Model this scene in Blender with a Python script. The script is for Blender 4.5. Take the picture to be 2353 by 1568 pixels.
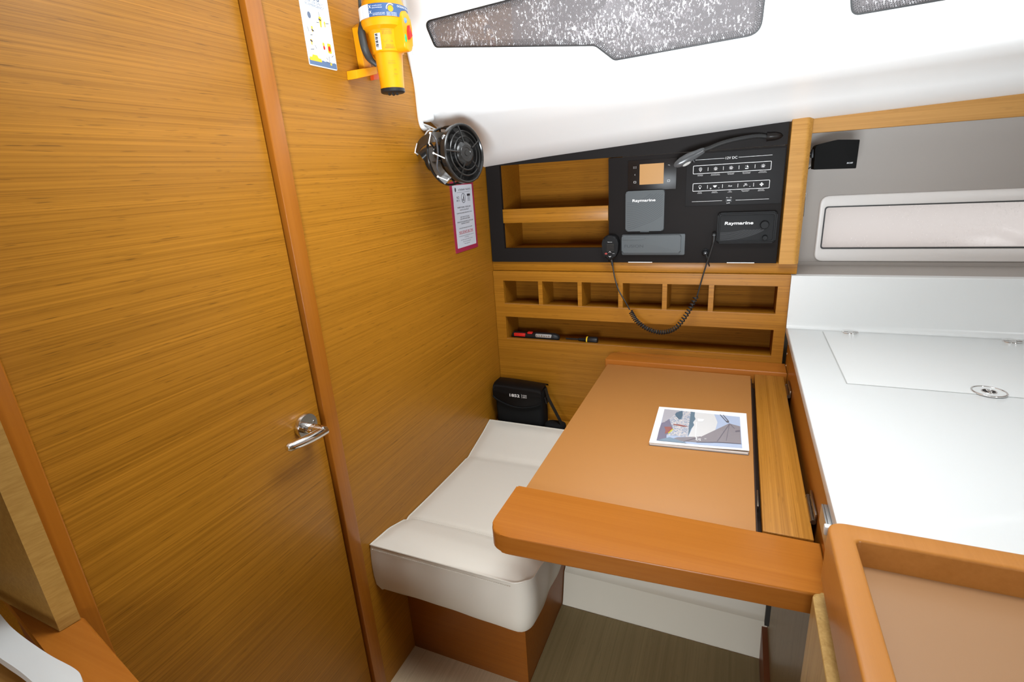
import bpy, bmesh, math, random
from mathutils import Vector, Matrix
random.seed(7)
D = bpy.data
SC = bpy.context.scene
COL = SC.collection
for o in list(D.objects): D.objects.remove(o)

# ------------------------------------------------------------------ camera
CAMC = Vector((0.88512333, -1.83165722, 1.44895072))
CR = Matrix(((0.9188578795372284, 0.3895985512273345, -0.06255530428276522),
             (0.06510959340727643, -0.30605976525411516, -0.9497832178654954),
             (-0.38917982740461565, 0.8686428431606157, -0.3065920301755337)))   # rows: image right, image down, forward
FPX = 1182.86
cam = D.cameras.new('camera'); camo = D.objects.new('camera', cam); COL.objects.link(camo)
cam.sensor_width = 36; cam.lens = 36 * FPX / 2353; cam.clip_start = .01; cam.clip_end = 100
r, d, f = (Vector(CR[i]) for i in range(3))
camo.matrix_world = Matrix(((r.x, -d.x, -f.x, CAMC.x), (r.y, -d.y, -f.y, CAMC.y), (r.z, -d.z, -f.z, CAMC.z), (0, 0, 0, 1)))
SC.camera = camo

# ------------------------------------------------------------------ world, exposure
w = D.worlds.new('daylight'); SC.world = w; w.use_nodes = True
bgn = w.node_tree.nodes['Background']; bgn.inputs[0].default_value = (.93, .97, 1, 1); bgn.inputs[1].default_value = 1.5
SC.view_settings.view_transform = 'Standard'; SC.view_settings.look = 'None'
SC.view_settings.gamma = 1; SC.view_settings.exposure = 0.0

def area(name, loc, target, sx, sy, power, col=(1, 1, 1)):
    l = D.lights.new(name, 'AREA'); l.shape = 'RECTANGLE'; l.size = sx; l.size_y = sy; l.energy = power; l.color = col
    o = D.objects.new(name, l); COL.objects.link(o); o.location = loc
    o.rotation_euler = (Vector(target) - Vector(loc)).to_track_quat('-Z', 'Y').to_euler()
    return o
area('companionway_daylight', (2.75, -2.85, 1.36), (.35, -.3, 1.2), .4, .4, 16, (.95, .98, 1))
area('overhead_fill', (.85, -1.0, 2.2), (.62, -.75, .6), .6, .5, 12, (.92, .97, 1)).data.spread = 2.3  # added fill from above for desk and cushion; there is no hatch here
area('upward_flash_fill', (.90, -2.15, 1.0), (.70, -.5, 2.05), .6, .4, 17, (.86, .94, 1)).data.spread = 1.3  # added unseen fill aimed up at the moulding, in place of a camera flash
area('low_front_fill', (.75, -2.9, 1.0), (.5, -.8, .0), .6, .5, 4.8, (.92, .97, 1)).data.spread = 1.15  # added frontal fill for floor, liner and cushion face; not a fitted lamp

def at(px, py, ax, v):
    q = CR.transposed() @ Vector(((px - 1176.5) / FPX, (py - 784) / FPX, 1))
    i = 'XYZ'.index(ax); t = (v - CAMC[i]) / q[i]
    return CAMC + q * t

# ------------------------------------------------------------------ materials
def mat(name, col, rough=.5, metal=0, **k):
    m = D.materials.new(name); m.use_nodes = True
    b = m.node_tree.nodes['Principled BSDF']
    b.inputs['Base Color'].default_value = (*col, 1); b.inputs['Roughness'].default_value = rough; b.inputs['Metallic'].default_value = metal
    for a, v in k.items(): b.inputs[a.replace('_', ' ')].default_value = v
    nt = m.node_tree
    # faint roughness / tone variation so that nothing is perfectly uniform
    n = nt.nodes.new('ShaderNodeTexNoise'); n.inputs['Scale'].default_value = 35; n.inputs['Detail'].default_value = 4
    t = nt.nodes.new('ShaderNodeTexCoord'); nt.links.new(t.outputs['Object'], n.inputs['Vector'])
    mr = nt.nodes.new('ShaderNodeMapRange'); mr.inputs[3].default_value = max(0, rough - .012); mr.inputs[4].default_value = min(1, rough + .018)
    nt.links.new(n.outputs['Fac'], mr.inputs[0]); nt.links.new(mr.outputs[0], b.inputs['Roughness'])
    return m

def wood(name, axis, dark, light, streak=250, contrast=.95, rough=.40, coat=.10, bump=.08, spec=.25, pores=.4):
    m = D.materials.new(name); m.use_nodes = True; nt = m.node_tree; N = nt.nodes.new; L = nt.links.new
    b = nt.nodes['Principled BSDF']
    tc = N('ShaderNodeTexCoord')
    def noise(s_along, s_across, detail, rough_):
        mp = N('ShaderNodeMapping'); sc = [s_across] * 3; sc['XYZ'.index(axis)] = s_along
        mp.inputs['Scale'].default_value = sc; L(tc.outputs['Object'], mp.inputs['Vector'])
        n = N('ShaderNodeTexNoise'); n.inputs['Scale'].default_value = 1; n.inputs['Detail'].default_value = detail
        n.inputs['Roughness'].default_value = rough_; L(mp.outputs[0], n.inputs['Vector']); return n
    n1 = noise(1.7, streak, 5, .62); n2 = noise(1.1, streak * 3.0, 3, .6); n3 = noise(.9, 5, 2, .5); n4 = noise(14, streak * 1.3, 2, .7)
    def math_(op, a, bb):
        q = N('ShaderNodeMath'); q.operation = op
        for i, v in enumerate((a, bb)):
            if isinstance(v, float): q.inputs[i].default_value = v
            else: L(v, q.inputs[i])
        return q.outputs[0]
    s = math_('ADD', math_('MULTIPLY', n1.outputs['Fac'], .42), math_('MULTIPLY', n2.outputs['Fac'], .42))
    s = math_('ADD', s, math_('MULTIPLY', n3.outputs['Fac'], .16))
    s = math_('ADD', math_('MULTIPLY', math_('SUBTRACT', s, .5), 2.9 * contrast), .5)
    cr = N('ShaderNodeValToRGB'); e = cr.color_ramp.elements
    e[0].position = .05; e[0].color = (*dark, 1); e[1].position = .95; e[1].color = (*light, 1)
    L(s, cr.inputs[0])
    # sparse dark pores
    pr = N('ShaderNodeMapRange'); pr.inputs[1].default_value = .30; pr.inputs[2].default_value = .38; pr.inputs[3].default_value = 1 - pores * contrast; pr.inputs[4].default_value = 1
    L(n4.outputs['Fac'], pr.inputs[0])
    mx = N('ShaderNodeMix'); mx.data_type = 'RGBA'; mx.blend_type = 'MULTIPLY'; mx.inputs[0].default_value = 1
    L(cr.outputs[0], mx.inputs[6]); L(pr.outputs[0], mx.inputs[7]); L(mx.outputs[2], b.inputs['Base Color'])
    b.inputs['Roughness'].default_value = rough; b.inputs['Specular IOR Level'].default_value = spec; b.inputs['Coat Weight'].default_value = coat; b.inputs['Coat Roughness'].default_value = .25
    bp = N('ShaderNodeBump'); bp.inputs['Strength'].default_value = bump; bp.inputs['Distance'].default_value = .001
    L(n2.outputs['Fac'], bp.inputs['Height']); L(bp.outputs[0], b.inputs['Normal'])
    return m

VD, VL = (.215, .082, .003), (.50, .21, .017)
teak_y = wood('teak_veneer_y', 'Y', VD, VL)
teak_x = wood('teak_veneer_x', 'X', VD, VL)
teak_z = wood('teak_veneer_z', 'Z', VD, VL)
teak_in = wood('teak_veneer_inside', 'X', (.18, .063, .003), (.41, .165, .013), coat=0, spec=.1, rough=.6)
oak_strip = wood('teak_lid', 'Y', (.22, .08, .005), (.46, .20, .028), streak=150, contrast=.9, pores=.2)
beam_x = wood('light_teak_x', 'X', (.36, .17, .035), (.56, .29, .075), streak=90, contrast=.8, rough=.55, coat=0, pores=.12)
post_m = wood('post_teak', 'X', (.36, .16, .025), (.58, .30, .07), streak=80, contrast=.9, rough=.5, coat=0, pores=.12)
SD, SL = (.29, .088, .006), (.40, .135, .013)
solid_z = wood('varnished_solid_z', 'Z', SD, SL, streak=60, contrast=.6, rough=.3, coat=.2, bump=.02, pores=0)
solid_y = wood('varnished_solid_y', 'Y', SD, SL, streak=60, contrast=.6, rough=.3, coat=.2, bump=.02, pores=0)
solid_x = wood('varnished_solid_x', 'X', (.33, .10, .010), (.44, .155, .022), streak=60, contrast=.6, rough=.3, coat=.15, bump=.02, pores=0)
rim_m = wood('rim_solid', 'Y', (.36, .135, .022), (.46, .19, .042), streak=50, contrast=.6, rough=.3, coat=.15, bump=.02, pores=0)
floor_m = wood('pale_floor', 'Y', (.42, .32, .20), (.70, .57, .39), streak=70, contrast=.6, rough=.5, coat=.05, pores=.15)
olive = wood('olive_side', 'Z', (.20, .14, .06), (.33, .24, .11), streak=90, contrast=.7)
tray_pad = mat('tray_shaded_leatherette', (.31, .165, .075), .42)  # table leatherette again, darkened in colour for the weaker light on the tray
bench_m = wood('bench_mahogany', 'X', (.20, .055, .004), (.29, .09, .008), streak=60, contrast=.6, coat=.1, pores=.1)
redbrown = mat('red_brown', (.20, .06, .02), .45)
white_gel = mat('white_gelcoat', (.88, .885, .88), .38)
white_top = mat('white_worktop', (.67, .685, .68), .3)
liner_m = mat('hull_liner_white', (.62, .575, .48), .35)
beige = mat('beige_lining', (.39, .355, .325), .6)
pale = mat('pale_frame', (.82, .785, .755), .35)
rubber = mat('black_rubber', (.012, .012, .012), .5)
tan_pad = mat('tan_leatherette', (.40, .175, .046), .42)
vinyl = mat('beige_vinyl', (.68, .645, .575), .42)
seam_m = mat('seam_thread', (.50, .47, .40), .6)
blk_panel = mat('black_panel', (.0135, .0115, .011), .62, Specular_IOR_Level=.12)
blk = mat('black_plastic', (.012, .012, .013), .42, Specular_IOR_Level=.35)
blk_gloss = mat('black_gloss', (.010, .007, .006), .35, Specular_IOR_Level=.25)
blk_radio = mat('radio_black', (.009, .009, .0095), .5, Specular_IOR_Level=.15)
blk_fabric = mat('black_fabric', (.008, .0085, .009), .8, Specular_IOR_Level=.15)
blk_leather = mat('black_shiny_flap', (.008, .008, .009), .33, Specular_IOR_Level=.4)
blk_speaker = mat('black_speaker', (.006, .006, .006), .7, Specular_IOR_Level=.1)
grey_cov = mat('grey_cover', (.095, .106, .112), .6, Specular_IOR_Level=.3)
grey_line = mat('cover_line', (.04, .045, .05), .6)
chrome = mat('chrome', (.78, .77, .76), .06, 1)
steel = mat('brushed_steel', (.55, .56, .57), .25, 1)
bronze = mat('dark_hinge', (.30, .25, .20), .3, 1)
alum = mat('aluminium', (.50, .52, .53), .35, 1)
yellow = mat('safety_yellow', (.76, .30, .002), .38, Specular_IOR_Level=.3)
yellow_d = mat('bracket_yellow', (.74, .30, .002), .45, Specular_IOR_Level=.3)
navy = mat('label_navy', (.035, .09, .22), .5)
white_p = mat('white_print', (.82, .82, .82), .5)
card_m = mat('white_card', (.80, .84, .90), .35)
paper = mat('paper', (.86, .86, .85), .5)
ink = mat('ink', (.03, .03, .04), .6)
inkg = mat('ink_grey', (.25, .26, .30), .6)
red = mat('red_plastic', (.65, .02, .015), .35)
redink = mat('red_ink', (.45, .02, .05), .6)
maroon = mat('maroon', (.36, .022, .07), .45)
green = mat('green_button', (.02, .45, .12), .35)
blue_led = mat('blue_led', (.12, .25, .55), .15)
clear = mat('clear_lens', (.75, .74, .72), .08, 0, Transmission_Weight=.5)
screen_m = mat('screen_reflection_tan', (.50, .27, .10), .22)
wire_w = mat('white_wire', (.75, .74, .72), .35)
fan_m = mat('fan_black', (.015, .014, .013), .22)
fan_br = mat('fan_bracket_brown', (.035, .026, .018), .4)
strap_m = mat('black_strap', (.03, .032, .03), .55)
torch_y = mat('torch_yellow', (.75, .50, .02), .4)

# ------------------------------------------------------------------ mesh helpers
def B(): return bmesh.new()
class F:
    "frame: origin, u (right), v (up), n = u x v (out)"
    def __init__(s, o, u=(1, 0, 0), v=(0, 0, 1)):
        s.o = Vector(o); s.u = Vector(u).normalized(); s.v = Vector(v).normalized(); s.n = s.u.cross(s.v)
    def p(s, a, b, c=0): return s.o + s.u * a + s.v * b + s.n * c
    def sh(s, a, b, c=0): q = F(s.p(a, b, c)); q.u, q.v, q.n = s.u, s.v, s.n; return q
WB = F((0, 0, 0), (1, 0, 0), (0, 0, 1))       # back wall, out = -Y
WL = F((0, 0, 0), (0, 1, 0), (0, 0, 1))       # left wall, out = +X
UP = F((0, 0, 0), (1, 0, 0), (0, 1, 0))       # horizontal, out = +Z

def box(bm, x0, x1, y0, y1, z0, z1, bevel=0, seg=2):
    v = [bm.verts.new((x, y, z)) for x in (x0, x1) for y in (y0, y1) for z in (z0, z1)]
    fs = [bm.faces.new([v[i] for i in q]) for q in ((0, 1, 3, 2), (4, 6, 7, 5), (0, 4, 5, 1), (2, 3, 7, 6), (0, 2, 6, 4), (1, 5, 7, 3))]
    if bevel:
        es = list({e for f_ in fs for e in f_.edges})
        bmesh.ops.bevel(bm, geom=es, offset=bevel, segments=seg, affect='EDGES', profile=.5)
def fbox(bm, fr, a0, a1, b0, b1, c0, c1, bevel=0, seg=2):
    prism(bm, fr, [(a0, b0), (a1, b0), (a1, b1), (a0, b1)], c0, c1, bevel, seg)
def prism(bm, fr, poly, c0, c1, bevel=0, seg=2, back=False):
    A = [bm.verts.new(fr.p(a, b, c0)) for a, b in poly]; T = [bm.verts.new(fr.p(a, b, c1)) for a, b in poly]
    n = len(poly); top = bm.faces.new(T); bot = bm.faces.new(A[::-1])
    for i in range(n): bm.faces.new((A[i], A[(i + 1) % n], T[(i + 1) % n], T[i]))
    if bevel:
        es = list(top.edges) + (list(bot.edges) if back else [])
        bmesh.ops.bevel(bm, geom=es, offset=bevel, segments=seg, affect='EDGES', profile=.5, clamp_overlap=True)
def rpoly(pts, r, seg=6):
    "round the corners of a 2-D polygon; r a number or list"
    out = []; n = len(pts)
    for i, p in enumerate(pts):
        ri = r[i] if isinstance(r, (list, tuple)) else r
        p = Vector(p); a = Vector(pts[i - 1]) - p; b = Vector(pts[(i + 1) % n]) - p
        if ri <= 0: out.append((p.x, p.y)); continue
        ang = a.angle(b); t = min(ri / math.tan(ang / 2), a.length * .49, b.length * .49)
        p0 = p + a.normalized() * t; p2 = p + b.normalized() * t
        for k in range(seg + 1):
            s = k / seg; q = p0 * (1 - s) ** 2 * 1 + p * 2 * s * (1 - s) + p2 * s * s
            out.append((q.x, q.y))
    return out
def rrect(a0, a1, b0, b1, r, seg=6): return rpoly([(a0, b0), (a1, b0), (a1, b1), (a0, b1)], r, seg)
def ngon(cx, cy, r, n=24, ry=None): return [(cx + r * math.cos(2 * math.pi * i / n), cy + (ry or r) * math.sin(2 * math.pi * i / n)) for i in range(n)]
def flat(bm, fr, poly, c): bm.faces.new([bm.verts.new(fr.p(a, b, c)) for a, b in poly])
def line(bm, fr, a0, b0, a1, b1, w, c0, c1=None):
    p = Vector((a0, b0)); q = Vector((a1, b1)); dd = (q - p).normalized(); nn = Vector((-dd.y, dd.x)) * w / 2
    poly = [tuple(p - nn), tuple(q - nn), tuple(q + nn), tuple(p + nn)]
    if c1 is None: flat(bm, fr, poly, c0)
    else: prism(bm, fr, poly, c0, c1)
def ringp(bm, fr, outer, inner, c0, c1, bevel=0):
    "frame between two polygons with equal point counts"
    n = len(outer); V = []
    for poly in (outer, inner):
        for c in (c0, c1): V.append([bm.verts.new(fr.p(a, b, c)) for a, b in poly])
    o0, o1, i0, i1 = V; top = []
    for k in range(n):
        j = (k + 1) % n
        top.append(bm.faces.new((o1[k], o1[j], i1[j], i1[k]))); bm.faces.new((o0[j], o0[k], i0[k], i0[j]))
        bm.faces.new((o0[k], o0[j], o1[j], o1[k])); bm.faces.new((i0[j], i0[k], i1[k], i1[j]))
    if bevel:
        es = [e for e in {e for f_ in top for e in f_.edges} if sum(1 for f_ in e.link_faces if f_ in top) == 1]
        bmesh.ops.bevel(bm, geom=es, offset=bevel, segments=3, affect='EDGES', profile=.5)
def axes(dirv):
    dz = Vector(dirv).normalized(); h = Vector((0, 0, 1)) if abs(dz.z) < .9 else Vector((0, 1, 0))
    dx = h.cross(dz).normalized(); return dx, dz.cross(dx), dz
def lathe(bm, o, dirv, prof, seg=28, a0=0, a1=None):
    "prof: list of (radius, height) along dirv from o"
    dx, dy, dz = axes(dirv); o = Vector(o); full = a1 is None; n = seg if full else seg + 1; rows = []
    for r_, h in prof:
        if r_ < 1e-6: rows.append([bm.verts.new(o + dz * h)]); continue
        row = []
        for i in range(n):
            t = 2 * math.pi * i / seg if full else a0 + (a1 - a0) * i / seg
            row.append(bm.verts.new(o + dz * h + dx * r_ * math.cos(t) + dy * r_ * math.sin(t)))
        rows.append(row)
    for A, C in zip(rows, rows[1:]):
        m = n if full else n - 1
        for i in range(m):
            j = (i + 1) % n
            if len(A) == 1 and len(C) == 1: continue
            if len(A) == 1: bm.faces.new((A[0], C[i], C[j]) if True else 0)
            elif len(C) == 1: bm.faces.new((A[i], A[j], C[0]))
            else: bm.faces.new((A[i], A[j], C[j], C[i]))
    if full:
        for row in (rows[0], rows[-1]):
            if len(row) > 2: bm.faces.new(row)
def cyl(bm, p0, p1, r0, r1=None, seg=20):
    p0 = Vector(p0); p1 = Vector(p1); lathe(bm, p0, p1 - p0, [(r0, 0), (r1 if r1 is not None else r0, (p1 - p0).length)], seg)
def tube(bm, pts, rad, seg=10, closed=False, flatx=1.0):
    pts = [Vector(p) for p in pts]; n = len(pts); rows = []; prev = None
    for i, p in enumerate(pts):
        if closed: t = pts[(i + 1) % n] - pts[i - 1]
        else: t = pts[min(i + 1, n - 1)] - pts[max(i - 1, 0)]
        t.normalize()
        if prev is None: dx, dy, _ = axes(t)
        else:
            dx = (prev - t * prev.dot(t)).normalized(); dy = t.cross(dx)
        prev = dx; rr = rad[i] if isinstance(rad, (list, tuple)) else rad
        rows.append([bm.verts.new(p + dx * rr * flatx * math.cos(2 * math.pi * k / seg) + dy * rr * math.sin(2 * math.pi * k / seg)) for k in range(seg)])
    pairs = list(zip(rows, rows[1:])) + ([(rows[-1], rows[0])] if closed else [])
    for A, C in pairs:
        for k in range(seg): bm.faces.new((A[k], A[(k + 1) % seg], C[(k + 1) % seg], C[k]))
    if not closed: bm.faces.new(rows[0][::-1]); bm.faces.new(rows[-1])
def spline(pts, n=12):
    pts = [Vector(p) for p in pts]; P = [pts[0] * 2 - pts[1]] + pts + [pts[-1] * 2 - pts[-2]]; out = []
    for i in range(1, len(P) - 2):
        for k in range(n):
            t = k / n; a, b, c, e = P[i - 1], P[i], P[i + 1], P[i + 2]
            out.append(.5 * ((2 * b) + (c - a) * t + (2 * a - 5 * b + 4 * c - e) * t * t + (3 * b - a - 3 * c + e) * t ** 3))
    return out + [pts[-1]]
def torus(bm, c, dirv, R_, r_, seg=40, s2=8):
    dx, dy, dz = axes(dirv); c = Vector(c)
    tube(bm, [c + dx * R_ * math.cos(2 * math.pi * i / seg) + dy * R_ * math.sin(2 * math.pi * i / seg) for i in range(seg)], r_, s2, True)
def blob(bm, c, rx, ry, rz, seg=16, power=2.0, fr=None):
    rows = []; c = Vector(c)
    def sg(v): return math.copysign(abs(v) ** (2 / power), v)
    for i in range(seg + 1):
        ph = -math.pi / 2 + math.pi * i / seg
        row = [Vector((rx * sg(math.cos(ph)) * sg(math.cos(2 * math.pi * k / (2 * seg))), ry * sg(math.cos(ph)) * sg(math.sin(2 * math.pi * k / (2 * seg))), rz * sg(math.sin(ph)))) for k in range(2 * seg)]
        if fr: row = [fr.u * q.x + fr.v * q.y + fr.n * q.z for q in row]
        if i in (0, seg): row = row[:1]
        rows.append([bm.verts.new(c + q) for q in row])
    for A, C in zip(rows, rows[1:]):
        for k in range(2 * seg):
            j = (k + 1) % (2 * seg)
            if len(A) == 1: bm.faces.new((A[0], C[j], C[k]))
            elif len(C) == 1: bm.faces.new((A[k], A[j], C[0]))
            else: bm.faces.new((A[k], A[j], C[j], C[k]))

_tc = {}
def glyphs(s, off=0.0):
    if (s, off) in _tc: return _tc[s, off]
    cu = D.curves.new('t', 'FONT'); cu.body = s; cu.resolution_u = 3; cu.offset = off
    o = D.objects.new('t', cu); COL.objects.link(o); bpy.context.view_layer.update()
    me = D.meshes.new_from_object(o.evaluated_get(bpy.context.evaluated_depsgraph_get()))
    V = [(v.co.x, v.co.y) for v in me.vertices]; P = [tuple(p.vertices) for p in me.polygons]
    D.objects.remove(o); D.curves.remove(cu); D.meshes.remove(me)
    _tc[s, off] = (V, P); return V, P
def text(bm, fr, s, a, b, h, width=None, c=.0004, align='C', shear=0, bold=0, warp=None):
    "a,b = anchor (centre or left) of the text's middle; h = height of the ink"
    V, P = glyphs(s, .022 if bold else 0.0)
    if not V: return
    x0 = min(v[0] for v in V); x1 = max(v[0] for v in V); y0 = min(v[1] for v in V); y1 = max(v[1] for v in V)
    sy = h / max(y1 - y0, 1e-6); sx = (width / (x1 - x0)) if width else sy; off = {'C': .5, 'L': 0, 'R': 1}[align] * (x1 - x0) * sx
    vs = []
    for x, y in V:
        yy = (y - (y0 + y1) / 2) * sy; q = (a + (x - x0) * sx - off + yy * shear, b + yy)
        vs.append(bm.verts.new(warp(*q) if warp else fr.p(q[0], q[1], c)))
    for p in P: bm.faces.new([vs[i] for i in p])

# ------------------------------------------------------------------ object helpers
def wpos(o):
    v = Vector()
    while o: v += o.location; o = o.parent
    return v
def obj(name, bm, m, parent=None, label=None, org=None, smooth=38, recalc=True):
    if recalc: bmesh.ops.recalc_face_normals(bm, faces=bm.faces)
    off = wpos(parent) if parent else (Vector(org) if org is not None else Vector())
    if off.length: bmesh.ops.translate(bm, verts=bm.verts, vec=-off)
    me = D.meshes.new(name); bm.to_mesh(me); bm.free()
    me.materials.append(m)
    if smooth:
        me.polygons.foreach_set('use_smooth', [True] * len(me.polygons)); me.set_sharp_from_angle(angle=math.radians(smooth))
    o = D.objects.new(name, me); COL.objects.link(o)
    if parent: o.parent = parent
    else: o.location = off
    if label: o['label'] = label
    return o
def tag(o, label, cat, group=None):
    o['label'] = label; o['category'] = cat
    if group: o['group'] = group
    return o
def thing(name, label, cat, loc, group=None):
    o = D.objects.new(name, None); COL.objects.link(o); o.location = loc; o.empty_display_size = .02
    return tag(o, label, cat, group)
def struct(name, bm, m, parent=None, **k):
    o = obj(name, bm, m, parent, **k)
    if not parent: o['kind'] = 'structure'
    return o
def boolean(o, cutter_bm, op='DIFFERENCE'):
    me = D.meshes.new('c'); bmesh.ops.recalc_face_normals(cutter_bm, faces=cutter_bm.faces); cutter_bm.to_mesh(me); cutter_bm.free()
    c = D.objects.new('c', me); COL.objects.link(c)
    md = o.modifiers.new('b', 'BOOLEAN'); md.operation = op; md.solver = 'EXACT'; md.object = c
    bpy.context.view_layer.update()
    nm = D.meshes.new_from_object(o.evaluated_get(bpy.context.evaluated_depsgraph_get()))
    o.modifiers.clear(); old = o.data; nm.name = old.name; o.data = nm; D.meshes.remove(old); D.objects.remove(c); D.meshes.remove(me)
    nm.polygons.foreach_set('use_smooth', [True] * len(nm.polygons)); nm.set_sharp_from_angle(angle=math.radians(38))

# =================================================================== SETTING
# floor
bm = B(); box(bm, -.75, 3.2, -3.3, .3, -.04, 0); struct('floor', bm, floor_m)
bm = B(); box(bm, .403, 1.029, -1.6, -.477, 0, .003); struct('shade_board', bm, wood('table_shade_floor', 'Y', (.17, .125, .055), (.30, .225, .11), streak=70, contrast=.6, rough=.5, coat=.05, pores=.15))  # board added over the floor; the table's shade is put into its darker colour
# left bulkhead (veneer), door and its trims
bm = B(); box(bm, -.03, 0, -.962, .35, 0, 2.4); struct('wall_left', bm, teak_y)
bm = B(); box(bm, -.73, -.7, -3.3, -1.546, 0, 2.4); box(bm, -.73, -.035, -1.546, -1.53, 0, 2.4); struct('wall_left', bm, teak_y)
bm = B(); box(bm, -.033, -.003, -1.511, -.999, .03, 2.3, .001)
door = struct('door_1', bm, teak_y)
bm = B(); box(bm, -.03, .009, -.994, -.953, 0, 2.4, .0025, 3); struct('trim_1', bm, solid_z)
bm = B(); box(bm, -.03, .010, -1.546, -1.514, 0, 2.4, .003, 3); struct('trim_2', bm, solid_z)
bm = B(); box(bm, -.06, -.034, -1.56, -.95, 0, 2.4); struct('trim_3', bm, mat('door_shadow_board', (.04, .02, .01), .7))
# the rest of the cabin behind the camera
bm = B(); box(bm, -.73, 3.2, -3.34, -.50, 2.32, 2.36); struct('ceiling_saloon', bm, white_gel)
bm = B(); box(bm, -.73, 3.2, -3.36, -3.3, 0, 2.34); struct('wall_rear', bm, beige)
bm = B(); box(bm, 3.2, 3.24, -3.34, .3, 0, 2.34); struct('wall_right', bm, beige)
# door handle
rc = at(704, 979, 'X', .004)
bm = B(); lathe(bm, (-.003, rc.y, rc.z), (1, 0, 0), [(.029, 0), (.030, .002), (.030, .010), (.0285, .0125), (0, .0125)], 40)
rose = obj('handle_rose', bm, chrome, door)
bm = B()
hub = Vector((.010, rc.y + .0, rc.z - .006))
lathe(bm, hub, (1, 0, 0), [(.0125, 0), (.0125, .018), (.0118, .019), (.0115, .02), (.0125, .021), (.0125, .036), (.0105, .044), (.005, .048), (0, .049)], 24)
tip = at(663, 1029, 'X', .052); st = Vector((.048, rc.y + .010, rc.z - .010))
pts = [st.lerp(tip, k / 10) + Vector((.004 * math.sin(math.pi * k / 10), 0, 0)) for k in range(11)]
tube(bm, [st - (tip - st) * .05] + pts + [tip + (tip - st) * .05], [.0055] + [.0105 - .0012 * k / 10 + .0012 * math.sin(math.pi * k / 10) for k in range(11)] + [.005], 16)
obj('lever', bm, chrome, rose)
bm = B(); cyl(bm, (.008, rc.y + .019, rc.z + .003), (.0105, rc.y + .019, rc.z + .003), .003); obj('screw', bm, steel, rose)

# hull liner under the desk, hull lining behind, coachroof moulding
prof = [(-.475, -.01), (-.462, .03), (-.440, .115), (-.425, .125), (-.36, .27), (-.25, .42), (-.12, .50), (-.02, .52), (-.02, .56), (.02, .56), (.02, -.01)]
bm = B(); rowsA = []
for x in (.404, 1.044): rowsA.append([bm.verts.new((x, y, z)) for y, z in prof])
for i in range(len(prof)):
    j = (i + 1) % len(prof); bm.faces.new((rowsA[0][i], rowsA[0][j], rowsA[1][j], rowsA[1][i]))
bm.faces.new(rowsA[0]); bm.faces.new(rowsA[1][::-1])
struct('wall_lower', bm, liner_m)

bm = B(); box(bm, .0, 3.2, .2, .24, .9, 1.70)
hull = struct('wall_back', bm, beige)
bm = B(); box(bm, 1.055, 3.2, .02, .2, 1.072, 1.088); box(bm, 1.055, 3.2, .196, .2, 1.088, 1.100); struct('trim_4', bm, beige)
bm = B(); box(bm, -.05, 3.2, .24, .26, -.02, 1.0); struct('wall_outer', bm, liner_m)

ZL = [(-.02, 1.481), (.25, 1.502), (.54, 1.519), (1.0, 1.547), (1.53, 1.564), (2.2, 1.578), (3.2, 1.59)]
def interp(T, x):
    for (a, va), (b, vb) in zip(T, T[1:]):
        if x <= b: return va + (vb - va) * max(0, (x - a) / (b - a))
    return T[-1][1]
def roof_profile(x):
    zl = interp(ZL, x); zc = 1.642 + .012 * x; k = (zc - 1.642 + .16) / .16
    inner = [(.10, zl + .02), (.012, zl + .001), (.004, zl), (-.006, zl + .001), (-.014, zl + .006), (-.08, zl + .024), (-.14, zl + .043), (-.16, zl + .052), (-.27, zl + .52 * (zc - zl)), ]
    inner = [(.10, zl + .02), (.012, zl + .001), (.002, zl), (-.008, zl + .002), (-.07, zl + .018), (-.125, zl + .038), (-.15, zl + .050),
             (-.26, (zl + .05) * .5 + (zc - .022) * .5 + .002), (-.355, zc - .024), (-.385, zc - .012), (-.402, zc + .006), (-.411, zc + .03), (-.416, zc + .06)]
    zz = zc + .06
    for k in range(1, 7): inner.append((-.416 - .12 * (k * .09), zz + k * .09))
    top = inner[-1]
    outer = [(top[0] + .035, top[1] + .004)] + [(-.38, zc + .08), (-.34, zc + .05), (.10, zc + .05)]
    return inner + outer
bm = B(); rows = []
xs = [-.0] + [.08 * i for i in range(1, 40)] + [3.2]
for x in xs: rows.append([bm.verts.new((x, y, z)) for y, z in roof_profile(x)])
n = len(rows[0])
for A, C in zip(rows, rows[1:]):
    for i in range(n): bm.faces.new((A[i], A[(i + 1) % n], C[(i + 1) % n], C[i]))
bm.faces.new(rows[0]); bm.faces.new(rows[-1][::-1])
ceil_o = struct('ceiling', bm, white_gel)

# coachroof windows: a plane on the leaning side of the moulding
def on_side(px, py):
    "ray against the leaning side  Y = -.416 - .12 (Z - 1.70)"
    q = CR.transposed() @ Vector(((px - 1176.5) / FPX, (py - 784) / FPX, 1))
    t = (-.416 - .12 * (CAMC.z - 1.702) - CAMC.y) / (q.y + .12 * q.z); return CAMC + q * t
SIDE = F((0, -.416, 1.702), (1, 0, 0), (0, -.12, 1))
def side2d(px, py): v = on_side(px, py) - SIDE.o; return (v.dot(SIDE.u), v.dot(SIDE.v))
w1 = [side2d(*p) for p in ((975, 50), (1000, 109), (1368, 105), (1412, 139), (1748, 78), (1757, 0), (1757, -46), (1160, 2))]
w1[-2] = (w1[4][0] - .004, w1[-1][1] + .035); w1[5] = (w1[4][0] + .004, (w1[4][1] + w1[-2][1]) / 2)
w1 = [w1[0], w1[1], w1[2], w1[3], w1[4], w1[5], w1[6], w1[7]]
P1 = rpoly(w1, [.016, .016, .03, .02, .03, 0, .03, .3], 6)
w2 = [side2d(1955, -4), side2d(1957, 36), side2d(2200, -6)]
dx2 = (w2[2][0] - w2[1][0], w2[2][1] - w2[1][1])
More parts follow.
